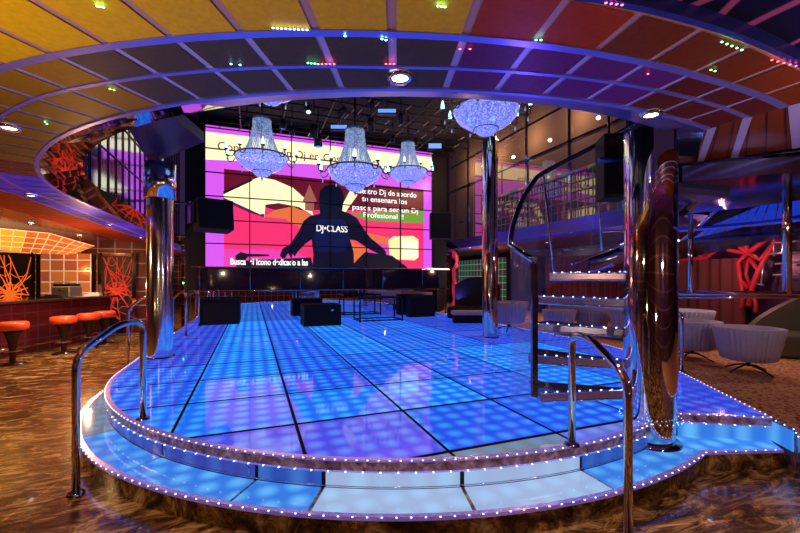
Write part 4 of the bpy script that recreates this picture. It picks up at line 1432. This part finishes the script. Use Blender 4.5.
# green tile panel in two framed fields
o = empty('tile_panel', (PR, 14.5, .5), label='wall panel of small green square tiles left of the slim chrome pillar', cat='wall panel')
qa = on_p(452, 300, PR - .02).y; qb = on_p(506, 300, PR - .02).y
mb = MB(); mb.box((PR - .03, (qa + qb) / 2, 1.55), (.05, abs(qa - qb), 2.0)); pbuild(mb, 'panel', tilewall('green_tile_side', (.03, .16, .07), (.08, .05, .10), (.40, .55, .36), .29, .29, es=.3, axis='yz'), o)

# pleated drapes
def drape(q0, q1, z0, z1, p, label, col):
    mb = MB(); n = int((q1 - q0) / .05); pts = []
    for i in range(n + 1):
        pts.append((p + .045 * math.sin(i * 1.35) + .02 * math.sin(i * .6), q0 + (q1 - q0) * i / n))
    for i in range(n):
        a, b = pts[i], pts[i + 1]
        mb.face([(*a, z0), (*b, z0), (*b, z1), (*a, z1)], 0, True)
        mb.face([(a[0] + .02, a[1], z0), (b[0] + .02, b[1], z0), (b[0] + .02, b[1], z1), (a[0] + .02, a[1], z1)], 0, True)
    return tag(mb.build('curtain', P(col[0], col[1], 0, .75)), label, 'curtain')


drape(on_p(745, 300, PR - .2).y, on_p(672, 300, PR - .2).y, .36, 2.1, PR - .2, 'dark brown pleated curtain right of the large pillar', ('drape_brown', (.13, .035, .03)))
drape(on_p(625, 300, PR - .2).y, on_p(545, 300, PR - .2).y, .36, 2.4, PR - .2, 'dark plum pleated curtain seen between the staircase treads', ('drape_plum', (.12, .015, .04)))

# red flame shaped net panel standing before the curtain
def net_panel(cpx, cpy, label, outline, holes, pdist):
    o = empty('net_screen', on_p(cpx, cpy, pdist), label=label, cat='screen')
    rnd = random.Random(11)
    mb = MB()
    P_ = lambda x, y: on_p(x, y, pdist)
    for (pts, r_) in outline:
        mb.tube([P_(x, y) for x, y in pts], r_, 6)
    pbuild(mb, 'net', P('net_red', (.40, .015, .03), 0, .5, emit=(.6, .02, .04), es=.12), o)
    return o


mm = lambda L: [(640 + x / 5., 200 + y / 5.) for x, y in L]
net_panel(735, 270, 'red openwork net shaped like a flame right of the large pillar', [
    (mm([(470, 190), (680, 180), (670, 220), (610, 320), (560, 440), (540, 530)]), .045), (mm([(540, 265), (470, 210), (440, 250), (540, 265)]), .05),
    (mm([(540, 265), (520, 190)]), .045), (mm([(540, 265), (640, 190)]), .05), (mm([(540, 265), (600, 300), (660, 230)]), .045), (mm([(540, 265), (490, 310), (500, 400), (540, 440)]), .045),
    (mm([(540, 300), (530, 370), (550, 430)]), .03), (mm([(545, 290), (590, 350), (560, 420)]), .04), (mm([(500, 400), (515, 470), (505, 540)]), .035), (mm([(555, 440), (580, 520), (575, 560)]), .035),
    (mm([(165, 240), (210, 300), (330, 290), (420, 220), (450, 190)]), .045), (mm([(165, 240), (190, 240), (280, 260), (310, 290)]), .04), (mm([(280, 260), (300, 235), (280, 225)]), .03), (mm([(310, 280), (380, 235), (430, 210)]), .03)],
    None, 9.92)
# chrome lattice frame on the wall at the far right
o = empty('wall_lattice', on_p(790, 260, 9.9), label='pale metal lattice frame on the wall at the far right', cat='lattice')
mb = MB()
for a, b in (((771, 243), (800, 241)), ((768, 254), (800, 252)), ((775, 264), (800, 262)), ((773, 275), (800, 274)), ((774, 238), (774, 256)), ((764, 262), (761, 285)), ((757, 284), (764, 285))):
    mb.tube([on_p(*a, 9.9), on_p(*b, 9.9)], .018, 6)
pbuild(mb, 'bar', P('pale_lilac_metal', (.6, .55, .8), .8, .3), o)

# tub chairs
def make_tub():
    o = empty('tub_chair', (0, 0, 0))
    mb = MB(); n = 192
    # shell: open towards +y front dips lower
    prof_out = [(.0, .20), (.29, .20), (.335, .225), (.37, .38), (.40, .55), (.43, .72)]
    prof_in = [(.395, .725), (.365, .56), (.33, .46)]
    k = len(mb.v)
    prof = prof_out + prof_in
    for i in range(n):
        a = 2 * PI * i / n
        fl = 1 + .075 * abs(math.sin(a * 19))
        front = max(0., math.cos(a - PI / 2)) ** 2
        for j, (r, z) in enumerate(prof):
            zz = z
            mb.v.append((r * (fl if 1 < j < 6 else 1) * math.cos(a), r * (fl if 1 < j < 6 else 1) * math.sin(a), zz))
    m = len(prof)
    for i in range(n):
        i2 = (i + 1) % n
        for j in range(m - 1):
            mb.f.append((k + i * m + j, k + i2 * m + j, k + i2 * m + j + 1, k + i * m + j + 1)); mb.mi.append(0); mb.sm.append(True)
    mb.build('shell', tub_m, o)
    mb = MB(); mb.lathe([(0, .47), (.29, .47), (.325, .44), (.32, .38)], n=32); mb.build('seat_cushion', P('lilac_cushion', (.26, .22, .34), 0, .7), o)
    mb = MB(); mb.lathe([(.03, .10), (.03, .21)], n=12); mb.build('pedestal', steel_blk, o)
    leg = None
    for k in range(4):
        if leg is None:
            mb = MB(); mb.tube([(.0, 0, .13), (.18, 0, .09), (.36, 0, .012)], .014, 8); leg = mb.build('leg', steel_blk, o); l = leg
        else:
            l = leg.copy(); COL.objects.link(l); l.parent = o
        l.rotation_euler = (0, 0, k * PI / 2 + .5)
    return o


proto = make_tub()
TC = [(748, 372, .86, .9+PI, 'lilac fluted tub chair nearest the viewer on the red carpet'), (692, 359, .86, 1.1+PI, 'lilac fluted tub chair behind the grab rail by the large pillar'),
      (686, 347, .97, 3.3, 'lilac tub chair whose rim shows over the one behind the grab rail'), (592, 334, .88, 3.6, 'wide lilac tub chair seen between two staircase treads'),
      (559, 335, .80, 3.1, 'small lilac tub chair left of the wide one behind the treads'), (564, 327.5, .88, 2.8, 'farther lilac tub chair behind the treads, only its rim showing'),
      (630, 340, .9, 3.3, 'lilac tub chair partly hidden by the large pillar'), (509, 331, 1.0, 3.4, 'lilac tub chair right behind the slim chrome pillar')]
for i, (px, py, s, rz, lab) in enumerate(TC):
    o = proto if i == 0 else copy_tree(proto)
    p = on_z(px, py, .356)
    o.location = p; o.scale = (s, s, s); o.rotation_euler = (0, 0, rz); tag(o, lab, 'armchair', 'lilac tub chairs on the carpet')

# curved sofa, far right
def sofa(px, py, w, h, label, mat, rz, name='sofa', pad=None, back=.9):
    p = on_z(px, py, .356) if px else (*py, .356)
    o = empty(name, p, rz, label, 'sofa')
    mb = MB(); mb.box((0, 0, .2), (w, .75, .38)); bevel(mb.build('seat', pad or mat, o), .06, 3)
    mb = MB()
    n = 16; pts = []
    for i in range(n + 1):
        t = i / n; x = (t - .5) * w; hh = h * (.35 + .65 * math.sin(PI * (.5 * t + .0)) ** .8) if back < 0 else h * (.8 + .2 * math.sin(PI * t))
        pts.append((x, hh))
    for i in range(n):
        (xa, ha), (xb, hb) = pts[i], pts[i + 1]
        for y0_, y1_ in ((.30, .30), (.48, .48)):
            mb.face([(xa, y0_, .0), (xb, y0_, 0), (xb, y0_, hb), (xa, y0_, ha)], 0, False)
        mb.face([(xa, .30, ha), (xb, .30, hb), (xb, .48, hb), (xa, .48, ha)])
    mb.face([(pts[0][0], .3, 0), (pts[0][0], .48, 0), (pts[0][0], .48, pts[0][1]), (pts[0][0], .3, pts[0][1])])
    mb.face([(pts[-1][0], .3, 0), (pts[-1][0], .48, 0), (pts[-1][0], .48, pts[-1][1]), (pts[-1][0], .3, pts[-1][1])])
    mb.build('backrest', mat, o)
    return o


sofa(None, W(7.1, 6.35), 1.9, 1.32, 'dark olive leather sofa with a sloping high back at the far right', sofa_m, -TH - .35, back=-1, pad=sofa_m)
sofa(473, 319, 1.5, 1.35, 'black high backed booth seat before the green tiles', booth_m, -.9, 'booth_sofa', booth_m, back=1)
p = on_z(474, 323, .356)
o = empty('bench', (p.x, p.y, .356), -TH, 'cream padded bench beside the booth seat, left of the slim pillar', 'bench')
mb = MB(); mb.box((0, 0, .30), (1.3, .45, .12)); bevel(mb.build('cushion', cream_pad, o), .04, 3)
mb = MB(); mb.box((0, 0, .12), (1.2, .4, .24)); mb.build('base', booth_m, o)
p = on_z(497, 326, .356)
# mirror clad column right of the screen
for px, w, lab in ((446, .34, 'mirror clad column at the right end of the booth'), (455, .12, 'slim red lit column beside the green tile wall')):
    p = on_q(px, 300, 12.9 if w > .2 else 13.3); mb = MB(); mb.box((p.x, p.y, 1.45), (w, .3, 2.7)); tag(bevel(mb.build('mirror_column', mirror_dark if w > .2 else web_red)), lab, 'column')

# ------------------------------------------------------------------ light
w = bpy.data.worlds.new('room_air'); SC.world = w; w.use_nodes = True
w.node_tree.nodes['Background'].inputs[0].default_value = (.10, .05, .16, 1)
w.node_tree.nodes['Background'].inputs[1].default_value = .25


def point(loc, e, c, r=.035, name='lamp'):  # added fill points with no lamp modelled
    l = bpy.data.lights.new(name, 'POINT'); l.energy = e; l.color = c; l.shadow_soft_size = r
    o = bpy.data.objects.new(name, l); COL.objects.link(o); o.location = loc; return o


def area(loc, target, e, c, sx, sy, name='fill_spot', ang=110):  # spot added as fill light, no lamp modelled
    l = bpy.data.lights.new(name, 'SPOT'); l.energy = e; l.color = c; l.shadow_soft_size = .04; l.spot_size = R(ang); l.spot_blend = 1
    o = bpy.data.objects.new(name, l); COL.objects.link(o); o.location = loc
    o.rotation_euler = (Vector(target) - Vector(loc)).to_track_quat('-Z', 'Y').to_euler(); return o


# warm fill spots added behind the viewpoint for the ceiling tiles
area((*W(-2.2, -.8), .9), (*W(-1.2, 1.4), 2.74), 60, (1, .78, .40), 1.2, .6)
area((*W(-2.6, 6.2), .5), (*W(-4.0, 4.4), 2.74), 60, (.08, .08, 1), 1.2, .4, 'blue_fill', 50)  # unseen blue fill added for the left of the ring
area((*W(5.5, 5.2), 1.6), (*W(5.2, 7.5), 3.6), 40, (.12, .16, 1), .8, .4, 'blue_fill')

area((*W(1.6, -.8), .9), (*W(1.2, 1.9), 2.74), 26, (1, .60, .35), 1.2, .6)
area((*W(-4.5, 3.0), 1.0), (*W(-4.6, 4.6), 2.74), 20, (1, .45, .2), 1., .6)
point((*W(-6.4, 8.0), 1.5), 85, (1, .50, .18))
point((*W(-9.0, 11.2), 1.9), 60, (1, .45, .15))
point((*W(-7.4, 3.6), 2.2), 110, (1, .55, .2))
point((*W(2.9, 1.5), 1.8), 38, (1, .72, .5))
point((*W(-1.9, 1.0), 1.9), 26, (1, .72, .5))
for k_ in range(4):
    point((PC + 3.9, 6.5 + k_ * 1.5, 5.2), 34, (1, .55, .25))
point((*W(5.8, 5.4), 2.3), 30, (1, .6, .45))
point((*W(6.6, 8.0), 2.0), 30, (1, .35, .35))
point((PC + 5.5, 12, 2.3), 60, (.9, .6, .4))
area((*W(3.2, 4.2), .7), (*W(3.6, 5.0), 2.6), 60, (.12, .16, 1), .3, .3, 'blue_fill', 80)  # unseen blue fill added to brighten the stair plates
area((*W(4.4, 2.9), 2.5), (*W(4.9, 5.6), .8), 26, (1, .85, .85), .3, .3, 'fill_spot', 70)  # unseen fill added for the tub chairs
# unseen blue fill added for the straight soffits and the ring lip
for y in (7.6, 9.6, 11.4):
    area((PC - 3.9, y, .9), (PC - 4.85, y, 2.74), 90, (.08, .08, 1), .8, .2, 'blue_fill', 32)
    area((PC + 3.9, y, .9), (PC + 4.85, y, 2.74), 30, (.12, .12, 1), .8, .2, 'blue_fill')
area((*W(1.0, 3.2), 1.9), (*W(.95, 2.1), 2.74), 16, (.20, .10, 1), .5, .3, 'violet_fill', 60)  # unseen violet fill added under the ring tiles
area((*W(2.0, 2.2), 2.2), (*W(2.6, 1.2), 3.2), 3, (.8, .4, 1), .3, .3, 'violet_fill')

SC.view_settings.view_transform = 'Standard'
SC.view_settings.look = 'None'
SC.view_settings.exposure = .12
SC.view_settings.gamma = 1
SC.view_settings.use_curve_mapping = False
SC.cycles.use_denoising = True
SC.cycles.max_bounces = 8
SC.cycles.glossy_bounces = 6
SC.cycles.transparent_max_bounces = 12
SC.cycles.sample_clamp_indirect = 6
